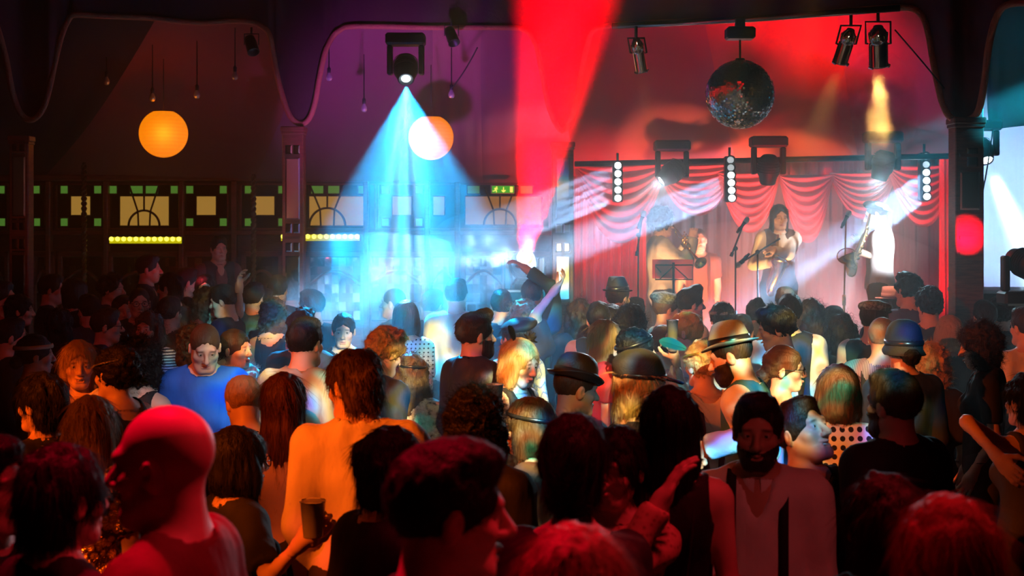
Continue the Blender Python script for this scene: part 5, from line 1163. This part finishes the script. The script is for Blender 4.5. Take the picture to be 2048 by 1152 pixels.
# moving heads, light bars
HOT = M('lens_hot', (1, 1, 1), .2, emit=(.75, .95, 1), es=14)
def moving_head(loc, target, s, label, lens=HOT, up=True, lr=.05):
    """yoke base above (or below) the head; head points at target"""
    loc = Vector(loc); dr = (Vector(target) - loc).normalized(); t = empty('moving_head', loc); tag(t, label, 'stage light'); sg = 1 if up else -1
    c = -dr * .17 * s; m = Matrix.Translation(c) @ frame(dr, (1, 0, 0))
    b = MB(); b.lathe([(.001, -.16 * s), (.07 * s, -.155 * s), (.105 * s, -.12 * s), (.125 * s, -.03 * s), (.12 * s, .05 * s), (.1 * s, .09 * s), (.085 * s, .16 * s), (.08 * s, .168 * s), (.07 * s, .166 * s), (.068 * s, .14 * s), (.001, .138 * s)], 28, M=m)
    for k in range(5): b.ring((0, 0, (-.1 + k * .03) * s), (0, 0, 1), .124 * s, .004 * s, 28, 5, M=m)
    b.build('head', BLKP, t)
    b = MB()
    for x in (-1, 1): b.box((x * .16 * s - .028 * s, -.05 * s, -.06 * s if up else -.24 * s), (x * .16 * s + .028 * s, .05 * s, .24 * s if up else .06 * s), M=Matrix.Translation(c), bev=.012 * s)
    b.build('yoke', BLKP, t)
    b = MB(); z0 = .24 * s * sg; b.box((-.2 * s, -.12 * s, min(z0, z0 + .12 * s * sg)), (.2 * s, .12 * s, max(z0, z0 + .12 * s * sg)), M=Matrix.Translation(c), bev=.02 * s); b.build('base', BLKP, t)
    b = MB(); b.lathe([(.001, .162 * s), (lr * s * .6, .16 * s), (lr * s, .150 * s)], 24, M=m); b.build('lens', lens, t)
    return loc + dr * .02, dr
def light_bar(pxs, d, label, dirv, lit):
    """vertical bar of round lamps, given as pixel centres"""
    a, e = P(*pxs[0], d), P(*pxs[-1], d); t = empty('led_light_bar', a); tag(t, label, 'stage light', 'vertical light bars on the stage'); b = MB()
    top, bot = P(pxs[0][0], pxs[0][1] - 8, d) - a, P(pxs[-1][0], pxs[-1][1] + 8, d) - a
    b.box((-.045, .02, bot.z), (.045, .11, top.z), bev=.008); b.build('housing', BLK, t)
    b = MB(); b.tube([(0, .06, top.z), (0, .06, top.z + .08)], .012, 6); b.build('clamp', BLK, t)
    out = []
    for k, p in enumerate(pxs):
        c = P(*p, d) - a; m = Matrix.Translation(c) @ frame(Vector((dirv[0] * .3, -1, dirv[2] * .3)))
        b = MB(); b.lathe([(.042, -.03), (.042, .006), (.036, .008), (.035, .0)], 18, M=m); b.build('bezel', BLKP, t)
        b = MB(); b.lathe([(.001, .008), (.02, .007), (.030, .002)], 18, M=m); b.build('lamp', HOT if lit[k] > .5 else M('lens_warm', (.8, .8, .75), .2, emit=(.5, .65, .65), es=.8), t)
        out.append(a + c + Vector((0, -.03, 0)))
    return out
# ------------------------------------------------------------------ instruments, stands, cups
def tube_path(pts, rad, n=16):
    """smooth tube through points with interpolated radii"""
    sp = smooth_path(pts, n); rr = np.interp(np.linspace(0, len(pts) - 1, len(sp)), range(len(pts)), rad); return sp, list(rr)
def trumpet():
    a, e = P(1347, 452, 13.36), P(1403, 517, 12.95); L = (e - a).length; t = empty('trumpet', a); tag(t, 'shiny brass trumpet raised by the bushy-haired player', 'trumpet')
    m = frame(e - a, (0, -.4, 1))                                # local z along the horn, x up
    b = MB(); b.tube([(0, 0, 0), (0, 0, L * .52)], .0065, 8, M=m); b.lathe([(.009, 0), (.011, -.004), (.006, .02), (.006, .03)], 10, M=m); b.build('leadpipe', BRASS, t)
    b = MB(); sp, rr = tube_path([(-.045, 0, L * .30), (-.05, 0, L * .55), (-.05, 0, L * .75), (-.05, 0, L * .90), (-.05, 0, L * .96), (-.05, 0, L)], [.007, .008, .011, .019, .035, .062]); b.tube(sp, rr, 20, cap=False, M=m); b.ring((-.05, 0, L), (0, 0, 1), .062, .003, 28, 6, M=m); b.build('bell', BRASS, t)
    b = MB(); sp, rr = tube_path([(0, 0, L * .52), (-.005, 0, L * .60), (-.05, 0, L * .60), (-.055, 0, L * .5)], [.0065] * 4); b.tube(sp, rr, 8, M=m); sp, rr = tube_path([(-.045, 0, L * .30), (-.045, 0, L * .14), (-.022, .0, L * .09), (0, 0, L * .14), (0, 0, L * .2)], [.007] * 5); b.tube(sp, rr, 8, M=m); b.build('tuning_slide', BRASS, t)
    for k in range(3):
        b = MB(); z = L * (.36 + .06 * k); b.tube([(-.085, 0, z), (.03, 0, z)], .0105, 10, M=m); b.tube([(.03, 0, z), (.06, 0, z)], .003, 6, M=m); b.tube([(.058, 0, z), (.062, 0, z)], .009, 10, M=m); b.build('valve', BRASS, t)
trumpet()
def sax(pm, pb, bell, d, dm, label, s=1.0):
    """pm mouthpiece pixel, pb bow pixel, bell pixel"""
    a, lo_, be = P(*pm, dm), P(*pb, d), P(*bell, d - .13); t = empty('saxophone', a); tag(t, label, 'saxophone')
    rel = lambda v: Vector(v) - a
    top = lo_.lerp(a, .80) + Vector((0, -.09, 0))
    b = MB(); sp, rr = tube_path([Vector((0, 0, 0)), rel(a + Vector((0, -.07, .035))), rel(top + Vector((0, -.01, .03))), rel(top)], [.008, .011, .014, .016]); b.tube(sp, rr, 12); b.build('neck', BRASS, t)
    b = MB(); sp, rr = tube_path([rel(top), rel(top.lerp(lo_, .5)), rel(lo_ + Vector((0, .0, .08))), rel(lo_ + Vector((0, -.05, .0))), rel(lo_ + Vector((0, -.10, .06))), rel(be.lerp(lo_, .35) + Vector((0, -.06, 0))), rel(be)], [.016, .026, .036, .040, .044, .052, .085]); b.tube(sp, [r_ * s for r_ in rr], 20, cap=False); b.build('body', BRASS, t)
    b = MB(); dv = (be - lo_).normalized(); b.ring(rel(be), dv + Vector((0, -.3, 0)), .086 * s, .005, 28, 6); b.build('bell_rim', BRASS, t)
    ax = (lo_ - top).normalized()
    for k in range(6):
        c = rel(top.lerp(lo_, .15 + .13 * k)) + Vector((.012, -.03 - .003 * k, 0)); b = MB(); b.lathe([(.001, .004), (.012 + .001 * k, .004), (.013 + .001 * k, 0), (.013 + .001 * k, -.006)], 14, M=Matrix.Translation(c) @ frame((.2, -1, .1))); b.build('key', BRASS, t)
    b = MB(); b.tube([rel(top.lerp(lo_, .1)) + Vector((-.03, -.03, 0)), rel(top.lerp(lo_, .9)) + Vector((-.045, -.03, 0))], .004, 6); b.build('key_rod', BRASS, t)
sax((1553, 478), (1540, 585), (1560, 525), 13.52, 13.58, 'tenor saxophone held by the long-haired player in the waistcoat')
sax((1736, 437), (1700, 545), (1694, 512), 12.62, 12.80, 'saxophone of the musician in the white shirt, blown white by the light')
STM = M('stand_black', (.012, .012, .014), .35, .4)
def mic_stand(foot, d, ptop, boom, mic, label, tint=BLK, heavy=False):
    """foot px, top of the pole px, boom ends (or None), microphone head px; all on distance d"""
    f = P(foot, 450, d); t = empty('microphone_stand', (f.x, d, ST)); tag(t, label, 'microphone stand', 'microphone stands on the stage'); o = t.location
    rel = lambda p: P(*p, d) - o
    b = MB(); pt = rel(ptop); b.tube([(0, 0, .05), (0, 0, pt.z * .55)], .012, 8); b.tube([(0, 0, pt.z * .5), pt], .008, 8); b.tube([(0, 0, pt.z * .5), (0, 0, pt.z * .56)], .017, 10); b.build('pole', tint, t)
    for k in range(3):
        g = 2 * math.pi * k / 3 + .4; b = MB(); b.tube([(0, 0, .12), (.12 * math.cos(g), .12 * math.sin(g), .04), (.3 * math.cos(g), .3 * math.sin(g), .012)], .008, 6); b.build('leg', tint, t)
    mh = rel(mic)
    if boom:
        b = MB(); b.tube([rel(boom[0]), rel(boom[1])], .0085, 8); b.ball(pt, .022, 0, 8); q0, q1 = rel(boom[0]), rel(boom[1]); b.tube([q0, q0.lerp(q1, .12)], .016, 8); b.build('boom', tint, t); tip = rel(boom[1]) if (rel(boom[1]) - mh).length < (rel(boom[0]) - mh).length else rel(boom[0])
    else: tip = pt
    dr = (mh - tip); dr = dr.normalized() if dr.length > .01 else Vector((.5, -.2, .3)).normalized(); m = Matrix.Translation(mh) @ frame(dr)
    b = MB(); b.lathe([(.010, -.15), (.012, -.14), (.016, -.04), (.022, -.025)], 14, M=m, cap=True); b.lathe([(.017, -.12), (.017, -.09)], 12, M=m); b.build('microphone', STM, t)
    b = MB(); b.lathe([(.020, -.026), (.026, -.012), (.027, .004), (.022, .022), (.012, .031), (.001, .033)], 16, M=m); b.build('grille', M('mic_mesh', (.55, .53, .48), .35, .9, bump=(300, .8)), t)
mic_stand(1276, 13.0, (1277, 470), ((1273, 512), (1284, 436)), (1287, 428), 'microphone stand at the left of the stage in front of the trumpet player')
mic_stand(1471, 12.9, (1471, 497), ((1462, 513), (1487, 448)), (1493, 440), 'boom microphone stand at the middle of the stage, microphone raised high')
mic_stand(1516, 12.95, (1515, 504), ((1478, 528), (1560, 477)), (1476, 530), 'boom microphone stand with its long arm slanting before the saxophonist')
mic_stand(1688, 12.75, (1692, 437), None, (1697, 427), 'straight microphone stand left of the white-shirted musician', BRASS)
# music stand
d = 12.95; o = P(1347, 540, d); t = empty('music_stand', (o.x, d, ST)); tag(t, 'folding music stand with a red sheet in front of the trumpet player', 'music stand')
rel = lambda px, py, dy=0: P(px, py, d) - t.location + Vector((0, dy, 0))
b = MB(); b.tube([rel(1311, 530), rel(1385, 530), rel(1385, 559), rel(1311, 559)], .007, 6, closed=True); b.tube([rel(1311, 532), rel(1322, 545)], .005, 6); b.tube([rel(1347, 532), rel(1320, 558)], .005, 6); b.tube([rel(1347, 532), rel(1376, 558)], .005, 6); b.tube([rel(1347, 525), rel(1347, 560)], .012, 8); b.build('desk_frame', BLK, t)
b = MB(); c0 = rel(1305, 519); c1 = rel(1387, 557); b.box((c0.x, -.02 + .03, c1.z), (c1.x, .036, c0.z), bev=.003); b.build('sheet', M('red_sheet', (.6, .05, .07), .7), t)
b = MB(); b.tube([(0, 0, .25), rel(1347, 560)], .01, 8); b.build('pole', BLK, t)
for k in range(3):
    g = 2 * math.pi * k / 3 + .2; b = MB(); b.tube([(0, 0, .3), (.24 * math.cos(g), .24 * math.sin(g), .01)], .007, 6); b.build('leg', BLK, t)
# cups
PLAST = M('clear_plastic', (.85, .88, .9), .08, trans=.85, spec=.6)
def cup(who, sd, label, h=.12, r=.042, up=.02, liquid=(.5, .3, .06), fwd=.075, pal=.035, name='plastic_cup'):
    S, e, w = who['arm'][sd]; f = (w - e) / np.linalg.norm(w - e); c = w + f * fwd + V3(0, 0, up); pn = V3(-sd * .8, .1, -.2)
    q = who['w'](c); q = q + Vector(pal if isinstance(pal, tuple) else (0, 0, 0)); t = empty(name, q - Vector((0, 0, h * .5))); tag(t, label, 'cup' if name == 'plastic_cup' else 'glass')
    b = MB(); b.lathe([(.001, .002), (r * .74, .0), (r * .76, .004), (r, h), (r * 1.06, h + .001), (r * 1.06, h - .004), (r * .99, h - .003), (r * .73, .006), (.001, .006)], 24); b.build('wall', PLAST, t)
    b = MB(); b.lathe([(.001, .008), (r * .72, .008), (r * .86, h * .55), (.001, h * .55)], 20); b.build('drink', M('drink_%d' % int(liquid[0] * 100), liquid, .1, trans=.5), t)
cup(PE['cupw'], 1, 'clear plastic cup held out in a red-lit hand near the bottom', pal=(.0, -.03, .02))
cup(PE['blonde'], 1, 'clear plastic cup in the hand of the blond woman with the fascinator', liquid=(.7, .7, .68), pal=(.02, -.04, .02))
cup(PE['peacock'], -1, 'tall clear glass at the lips of the woman with the peacock feather', h=.19, r=.035, name='drinking_glass', liquid=(.6, .65, .6), pal=(.0, -.02, .05))
# cables and gear at the right edge
for k, (pts, lab) in enumerate(((((1965, 200, 10.6), (1964, 330, 10.7), (1962, 520, 10.8)), 'thin vertical cable running down beside the right column'), (((1986, 258, 11.2), (1972, 350, 11.1), (1961, 400, 11.0)), 'thin slanting cable between the right column and the white beam'), (((1790, 60, 10.2), (1850, 130, 10.4), (1895, 185, 10.5)), 'thin cable sagging from the lighting pipe to the right column'), (((955, 95, 13.0), (930, 140, 13.15), (903, 178, 13.3)), 'thin cable leading to the festoon bulb above the right globe'))):
    b = MB(); b.tube(smooth_path([P(*p) for p in pts], 6), .006, 6); tag(b.build('cable', BLKP), lab, 'cable')
t = empty('flight_case', (X(2005, 11.2), 11.2, 0)); tag(t, 'dark flight case standing against the pale wall at the right', 'case'); w_ = .36; h = Z(578, 11.2)
b = MB(); b.box((-w_, -.25, .02), (w_, .25, h), bev=.015); b.build('body', BLKP, t); b = MB()
b.box((-w_ - .004, -.255, h - .03), (w_ + .004, .255, h + .006), bev=.006); b.build('lid_edge', M('case_edge', (.35, .35, .38), .35, .9), t)
# small spare lamps clamped under the roof rope
for px, py, dd, lab in ((503, 90, 12.7, 'small dark spotlight clamped by the drooping rope, left of the column'), (903, 72, 13.1, 'small dark spotlight clamped under the rope, right of the blue moving light')):
    t = empty('clamp_spotlight', P(px, py, dd)); tag(t, lab, 'stage light'); m = frame((.3, -.5, -.8))
    b = MB(); b.lathe([(.001, -.09), (.045, -.085), (.052, -.04), (.055, .08), (.058, .09), (.05, .09), (.045, .05), (.001, .045)], 18, M=m); b.build('can', BLK, t)
    b = MB(); b.tube([(-.065, 0, 0), (-.065, 0, .1), (.065, 0, .1), (.065, 0, 0)], .006, 6); b.tube([(0, 0, .1), (0, 0, .16)], .01, 6); b.build('yoke', BLK, t)
# ------------------------------------------------------------------ lights, haze, camera
def spot(name, loc, target, energy, color, deg, blend=.15, radius=.03, gobo=None):
    l = bpy.data.lights.new(name, 'SPOT'); l.energy = energy; l.color = color; l.spot_size = math.radians(deg); l.spot_blend = blend; l.shadow_soft_size = radius
    o = link(bpy.data.objects.new(name, l)); o.location = loc; o.rotation_euler = (Vector(target) - Vector(loc)).to_track_quat('-Z', 'Y').to_euler()
    if gobo:
        l.use_nodes = True; nt = l.node_tree; N, L = nt.nodes, nt.links; em = N['Emission']
        tc = N.new('ShaderNodeTexCoord'); sp = N.new('ShaderNodeSeparateXYZ'); L.new(tc.outputs['Normal'], sp.inputs[0])
        dv = []
        for k in 'XY':
            q = N.new('ShaderNodeMath'); q.operation = 'DIVIDE'; L.new(sp.outputs[k], q.inputs[0]); L.new(sp.outputs['Z'], q.inputs[1]); dv.append(q)
        cb = N.new('ShaderNodeCombineXYZ'); L.new(dv[0].outputs[0], cb.inputs[0]); L.new(dv[1].outputs[0], cb.inputs[1]); cb.inputs[2].default_value = gobo.get('seed', 0)
        tx = N.new('ShaderNodeTexNoise'); tx.inputs['Scale'].default_value = gobo['scale']; tx.inputs['Detail'].default_value = gobo.get('detail', 1)
        mp = N.new('ShaderNodeMapping'); mp.inputs['Scale'].default_value = gobo.get('stretch', (1, 1, 1)); L.new(cb.outputs[0], mp.inputs[0]); L.new(mp.outputs[0], tx.inputs['Vector'])
        r = _ramp(N, L, tx.outputs[0], gobo['ramp']); L.new(r, em.inputs['Color'])
        if gobo.get('colors'):
            t2 = N.new('ShaderNodeTexNoise'); t2.inputs['Scale'].default_value = gobo['cscale']; t2.inputs['Detail'].default_value = 0; L.new(cb.outputs[0], t2.inputs['Vector'])
            c2 = _ramp(N, L, t2.outputs[0], gobo['colors']); mx = N.new('ShaderNodeMix'); mx.data_type = 'RGBA'; mx.blend_type = 'MULTIPLY'; mx.inputs[0].default_value = 1
            L.new(r, mx.inputs[6]); L.new(c2, mx.inputs[7]); L.new(mx.outputs[2], em.inputs['Color'])
    return o
K0 = (0, 0, 0)
# blue fan above the dance floor
MHB = P(812, 160, 12.0)
p, dr = moving_head(MHB, P(824, 620, 10.2), .85, 'black moving light hanging under the purple fabric, throwing the wide blue beam', lr=.045)
spot('blue_fan', p + dr * .06, P(824, 620, 10.0), 9500, (.008, .42, .95), 41, .35, .008, gobo=dict(scale=38, stretch=(1, .015, 1), ramp=[(.42, (.03, .03, .03)), (.5, (.28, .28, .28)), (.62, (1.0, 1.0, 1.0))], seed=2.3, detail=2))
spot('blue_fan_core', p + dr * .06, P(804, 620, 10.0), 2600, (.5, .9, 1.0), 22, .9, .015, gobo=dict(scale=40, stretch=(1, .02, 1), ramp=[(.42, (.05, .05, .05)), (.6, (1, 1, 1))], seed=4, detail=2))
# red up-beam and its lamp
LR = M('lens_amber', (1, .6, .3), .2, emit=(1, .42, .12), es=3.0)
pr_, dr = moving_head(P(1050, 515, 12.4), P(1116, 60, 8.8), .95, 'moving light with an amber lens standing left of the stage, throwing the red beam', LR, False, .075)
spot('red_beam', pr_ + dr * .08, P(1122, 60, 8.8), 170000, (1, .0, .004), 8.5, .3, .07)
# red lamp right
p2, dr = moving_head(P(2026, 515, 9.6), P(1930, 470, 10.2), .8, 'moving light with an amber lens at the far right beside the column', LR, False, .075)
spot('red_beam_right', p2, P(1930, 468, 10.35), 700, (1, .0, .02), 18, .2, .05)
# right white-blue beam and the teal wash from the right
p3, dr = moving_head(P(1974, 322, 11.6), P(2056, 520, 10.9), .7, 'black moving light at the far right throwing a thick white beam downwards', lr=.07)
spot('white_beam_right', p3 + dr * .08, P(2060, 520, 10.9), 30000, (.55, .82, 1), 15, .4, .05)
spot('teal_wash_right', P(2330, 60, 9.9), P(1945, 262, 10.55), 30000, (.01, .5, .75), 18, .6, .05, gobo=dict(scale=16, ramp=[(.42, (.15, .15, .15)), (.6, (1, 1, 1))], seed=5))
# stage moving heads
for (px, py, d), (tx, ty, td), e, deg, lab in (((1320, 362, 12.6), (1190, 455, 12.5), 5000, 8, 'moving light on the stage pipe aimed down to the left'), ((1535, 368, 12.4), (1526, 520, 12.6), 4500, 7, 'moving light on the stage pipe aimed straight down at the saxophonist'), ((1757, 360, 12.2), (1712, 520, 12.3), 14000, 8, 'moving light on the stage pipe aimed down past the man in the white shirt')):
    p, dr = moving_head(P(px, py, d), P(tx, ty, td), .8, lab, lr=.06); spot('stage_head', p + dr * .08, P(tx, ty, td), e, (.70, .93, 1), deg, .35, .03)
# light bars
BARS = [([(1236, 331 + 16.3 * k) for k in range(5)], 12.75, (-1, -.1, -.40), 'left vertical bar of round lights on the stage', [1] * 5), ([(1461 + .6 * k, 320 + 15.2 * k) for k in range(6)], 12.5, (-1, -.05, -.36), 'middle vertical bar of round lights on the stage', [.3, .3, 1, 1, 1, 1]), ([(1852 + .4 * k, 313 + 16 * k) for k in range(6)], 12.75, (-1, .22, -.72), 'right vertical bar of round lights on the stage', [.3, .3, 1, 1, 1, 1])]
for bi, (pxs, d, dv, lab, lit) in enumerate(BARS):
    for k, p in enumerate(light_bar(pxs, d, lab, dv, lit)):
        if lit[k] < .5: continue
        w = (lit[k] * (.35 + .65 * k / len(pxs)))
        spot('bar_lamp', p + Vector(dv).normalized() * .06 + Vector((0, -.03, 0)), p + Vector(dv) * 2, 6000 * w * (17, 15, 2.2)[bi], (.34, .60, 1), (6, 6, 12)[bi], .4, .03)
# par cans
for (p, dr), e, deg in zip(PAR, (400, 1100, 2600), (15, 24, 21)): spot('par', p, p + dr, e, (1, .50, .12), deg, .3, .04)
# stage washes: unseen lamps added low on the deck to colour swags and smoke
for px, e in ((1215, 520), (1460, 480), (1690, 560), (1850, 330)): spot('swag_red_fill', Vector((X(px, 13.6), 13.7, .80)), P(px, 360, 15.1), e, (1, .015, .035), 62, .7, .06)
spot('stage_amber_up', Vector((X(1400, 13.2), 13.0, .80)), P(1440, 570, 14.6), 1500, (1, .28, .10), 50, .8, .06)
spot('stage_white_up', Vector((X(1850, 13.2), 13.6, .80)), P(1640, 570, 14.2), 1000, (.95, .80, .85), 50, .8, .06)
for px, tx, e, cl in ((1300, 1340, 420, (1, .42, .14)), (1500, 1556, 380, (1, .48, .12)), (1800, 1775, 800, (1, .95, .9))): spot('band_fill', Vector((X(px, 12.6), 12.62, .78)), P(tx, 480, 13.6), e, cl, 34, .6, .04)  # unseen lamps added low at the stage edge to light the band
spot('canopy_red', P(1640, 560, 11.4), P(1610, 190, 11.9), 620, (1, .01, .02), 50, .9, .45)
spot('canopy_wine', P(1250, 560, 12.2), P(1260, 190, 12.6), 230, (.8, .02, .25), 60, .9, .9)
spot('canopy_violet', P(1950, 560, 11.4), P(1840, 220, 12.0), 70, (.5, .12, .7), 60, .9, .1)
spot('tent_violet', P(760, 560, 10.5), P(800, 170, 14), 700, (.50, .08, .8), 46, .9, .1)
spot('tent_warm', P(400, 560, 11.5), P(400, 250, 14.6), 34, (1, .04, .07), 80, .9, .1)
# dance floor: amber from the left, coloured pattern projector from the front, red over the foreground
spot('floor_orange', (-4.6, 1.4, 4.6), P(560, 770, 6.2), 3000, (1, .115, .004), 40, .5, .03, gobo=dict(scale=15, ramp=[(.36, (.14, .14, .14)), (.56, (1, 1, 1))], seed=3.3, detail=1))
spot('shirt_white', (1.2, 1.5, 4.8), P(420, 780, 7.3), 900, (.75, .88, 1), 7, .5, .03)
spot('floor_pattern', (1.2, .4, 4.9), P(1130, 660, 8.0), 12500, (1, 1, 1), 30, .6, .02, gobo=dict(scale=32, ramp=[(.46, (.03, .03, .03)), (.58, (1, 1, 1))], seed=1.1, cscale=42, colors=[(.3, (.02, .25, 1)), (.40, (.10, .75, .8)), (.46, (.9, .95, .8)), (.52, (1, .68, .05)), (.58, (.8, .9, .5)), (.66, (1, .25, .02)), (.75, (.05, .8, .5))]))
spot('column_fill', (-1.0, 3, 4.6), P(590, 380, 13), 150, (1, .55, .6), 9, .8, .2)
spot('booth_red', (-3.2, 6.4, 3.9), P(290, 590, 10.8), 75, (1, .07, .05), 44, .8, .1)
spot('cup_red', (-2.8, 3.4, 3.3), P(612, 1068, 4.75), 260, (1, .01, .03), 4.5, .7, .04)
spot('column_fill', (-2.6, 3, 4.4), P(45, 390, 12), 90, (1, .5, .3), 8, .8, .2)
spot('can_fill', (1.6, 4.5, 2.9), P(1722, 92, 10), 90, (1, .75, .45), 7, .8, .15)
spot('can_fill', (.4, 4.5, 2.9), P(1280, 105, 10.4), 60, (1, .75, .45), 4, .8, .15)
spot('over_red', (-1.3, 3.7, 4.6), P(330, 850, 2.7), 800, (1, .0, .03), 50, .8, .08)
spot('over_red', (1.6, 3.4, 4.6), P(1500, 1000, 2.8), 320, (1, .02, .04), 60, .8, .1)
spot('rim_white', P(1318, 366, 12.4), P(1240, 740, 7.4), 230, (.75, .9, 1), 44, .7, .04)
spot('rim_teal', P(1757, 364, 12.0), P(1700, 740, 7.4), 230, (.45, .85, 1), 44, .7, .04)
spot('musician_key', P(2150, 400, 10.3), P(1764, 470, 12.9), 1500, (.95, .97, 1), 17, .5, .04)  # unseen lamp added to whiten the right saxophonist's shirt
spot('front_amber', P(1180, -170, 6.45), P(1352, 468, 13.4), 2600, (1, .45, .14), 4.2, .5, .05)
spot('front_amber', P(1660, -170, 6.45), P(1556, 462, 13.7), 2600, (1, .47, .13), 4.2, .5, .05)
spot('right_blue', P(2140, 430, 10.9), P(1995, 410, 13), 420, (.35, .6, 1), 60, .8, .08)  # unseen lamp added to brighten the pale wall beside the white beam
spot('front_red', (1.9, .9, 4.0), P(1535, 900, 4.7), 75, (1, .10, .10), 17, .7, .05)
# world
w = bpy.data.worlds.new('World'); SC.world = w; w.use_nodes = True; bg = w.node_tree.nodes['Background']; bg.inputs[0].default_value = (.9, .25, .35, 1); bg.inputs[1].default_value = .0006
# haze
def haze(name, lo, hi, dens, label, col=(1, 1, 1), g=.4, puff=None):
    m = bpy.data.materials.new(name); m.use_nodes = True; N = m.node_tree.nodes; N.remove(N['Principled BSDF']); s = N.new('ShaderNodeVolumeScatter')
    s.inputs['Color'].default_value = (*col, 1); s.inputs['Density'].default_value = dens; s.inputs['Anisotropy'].default_value = g; m.node_tree.links.new(s.outputs[0], N['Material Output'].inputs['Volume'])
    b = MB()
    if puff is None: b.box(lo, hi)
    else: b.ball(lo, 1, 0, 14, hi)
    if puff:
        tc = N.new('ShaderNodeTexCoord'); no = N.new('ShaderNodeTexNoise'); no.inputs['Scale'].default_value = puff; no.inputs['Detail'].default_value = 3
        L = m.node_tree.links; L.new(tc.outputs['Object'], no.inputs['Vector']); r = _ramp(N, L, no.outputs[0], [(.42, (0, 0, 0)), (.68, (1, 1, 1))])
        ml = N.new('ShaderNodeMath'); ml.operation = 'MULTIPLY'; L.new(r, ml.inputs[0]); ml.inputs[1].default_value = dens; L.new(ml.outputs[0], s.inputs['Density'])
    o = b.build(name, m); tag(o, label, 'haze', kind='stuff'); return o
haze('haze', (-7, 6.6, .02), (4.25, 15.9, 4.4), .024, 'thin theatrical haze filling the tent above the dance floor')
haze('stage_haze', (X(1150, 12.7), 12.7, .70), (X(1905, 12.7), 15.0, 2.9), .07, 'dense haze hanging over the stage around the band')
haze('smoke', P(830, 430, 11.0), (1.35, 1.2, 1.1), .03, 'smoke drifting through the wide blue beam', puff=False)
haze('smoke', P(1560, 590, 14.5), (2.0, .45, .80), .45, 'thick smoke bank low across the back of the stage', puff=False)
haze('smoke', P(730, 560, 10.4), (1.1, .5, .36), .5, 'thick smoke at the foot of the wide blue beam', puff=3.5)
haze('smoke', P(1755, 215, 10.1), (.30, .26, .42), 1.2, 'yellow-lit smoke curling under the pair of par cans', puff=9)
haze('smoke', P(1215, 490, 12.9), (.42, .3, .24), .8, 'white smoke puff left of the trumpet player', puff=7)
haze('smoke', P(975, 480, 12.2), (.5, .35, .26), .55, 'white smoke puff left of the amber lens', puff=6)
haze('smoke', P(1062, 445, 12.0), (.22, .25, .3), .6, 'pink smoke puff rising over the amber lens', puff=8)
# camera
c = bpy.data.cameras.new('camera'); co = link(bpy.data.objects.new('camera', c)); co.location = (0, 0, CH); co.rotation_euler = (math.pi / 2, 0, 0)
c.sensor_width = 36; c.lens = F / 2048 * 36; c.shift_y = -126 / 2048; c.clip_start = .05
c.dof.use_dof = True; c.dof.focus_distance = 8.3; c.dof.aperture_fstop = 4.4
SC.camera = co
vs_ = SC.view_settings; vs_.view_transform = 'Standard'; vs_.look = 'None'; vs_.gamma = 1; vs_.use_curve_mapping = False; vs_.exposure = 0
SC.cycles.volume_bounces = 0; SC.cycles.max_bounces = 6; SC.cycles.diffuse_bounces = 2; SC.cycles.glossy_bounces = 3; SC.cycles.transmission_bounces = 4; SC.cycles.transparent_max_bounces = 8
SC.cycles.sample_clamp_indirect = 4; SC.cycles.use_denoising = True
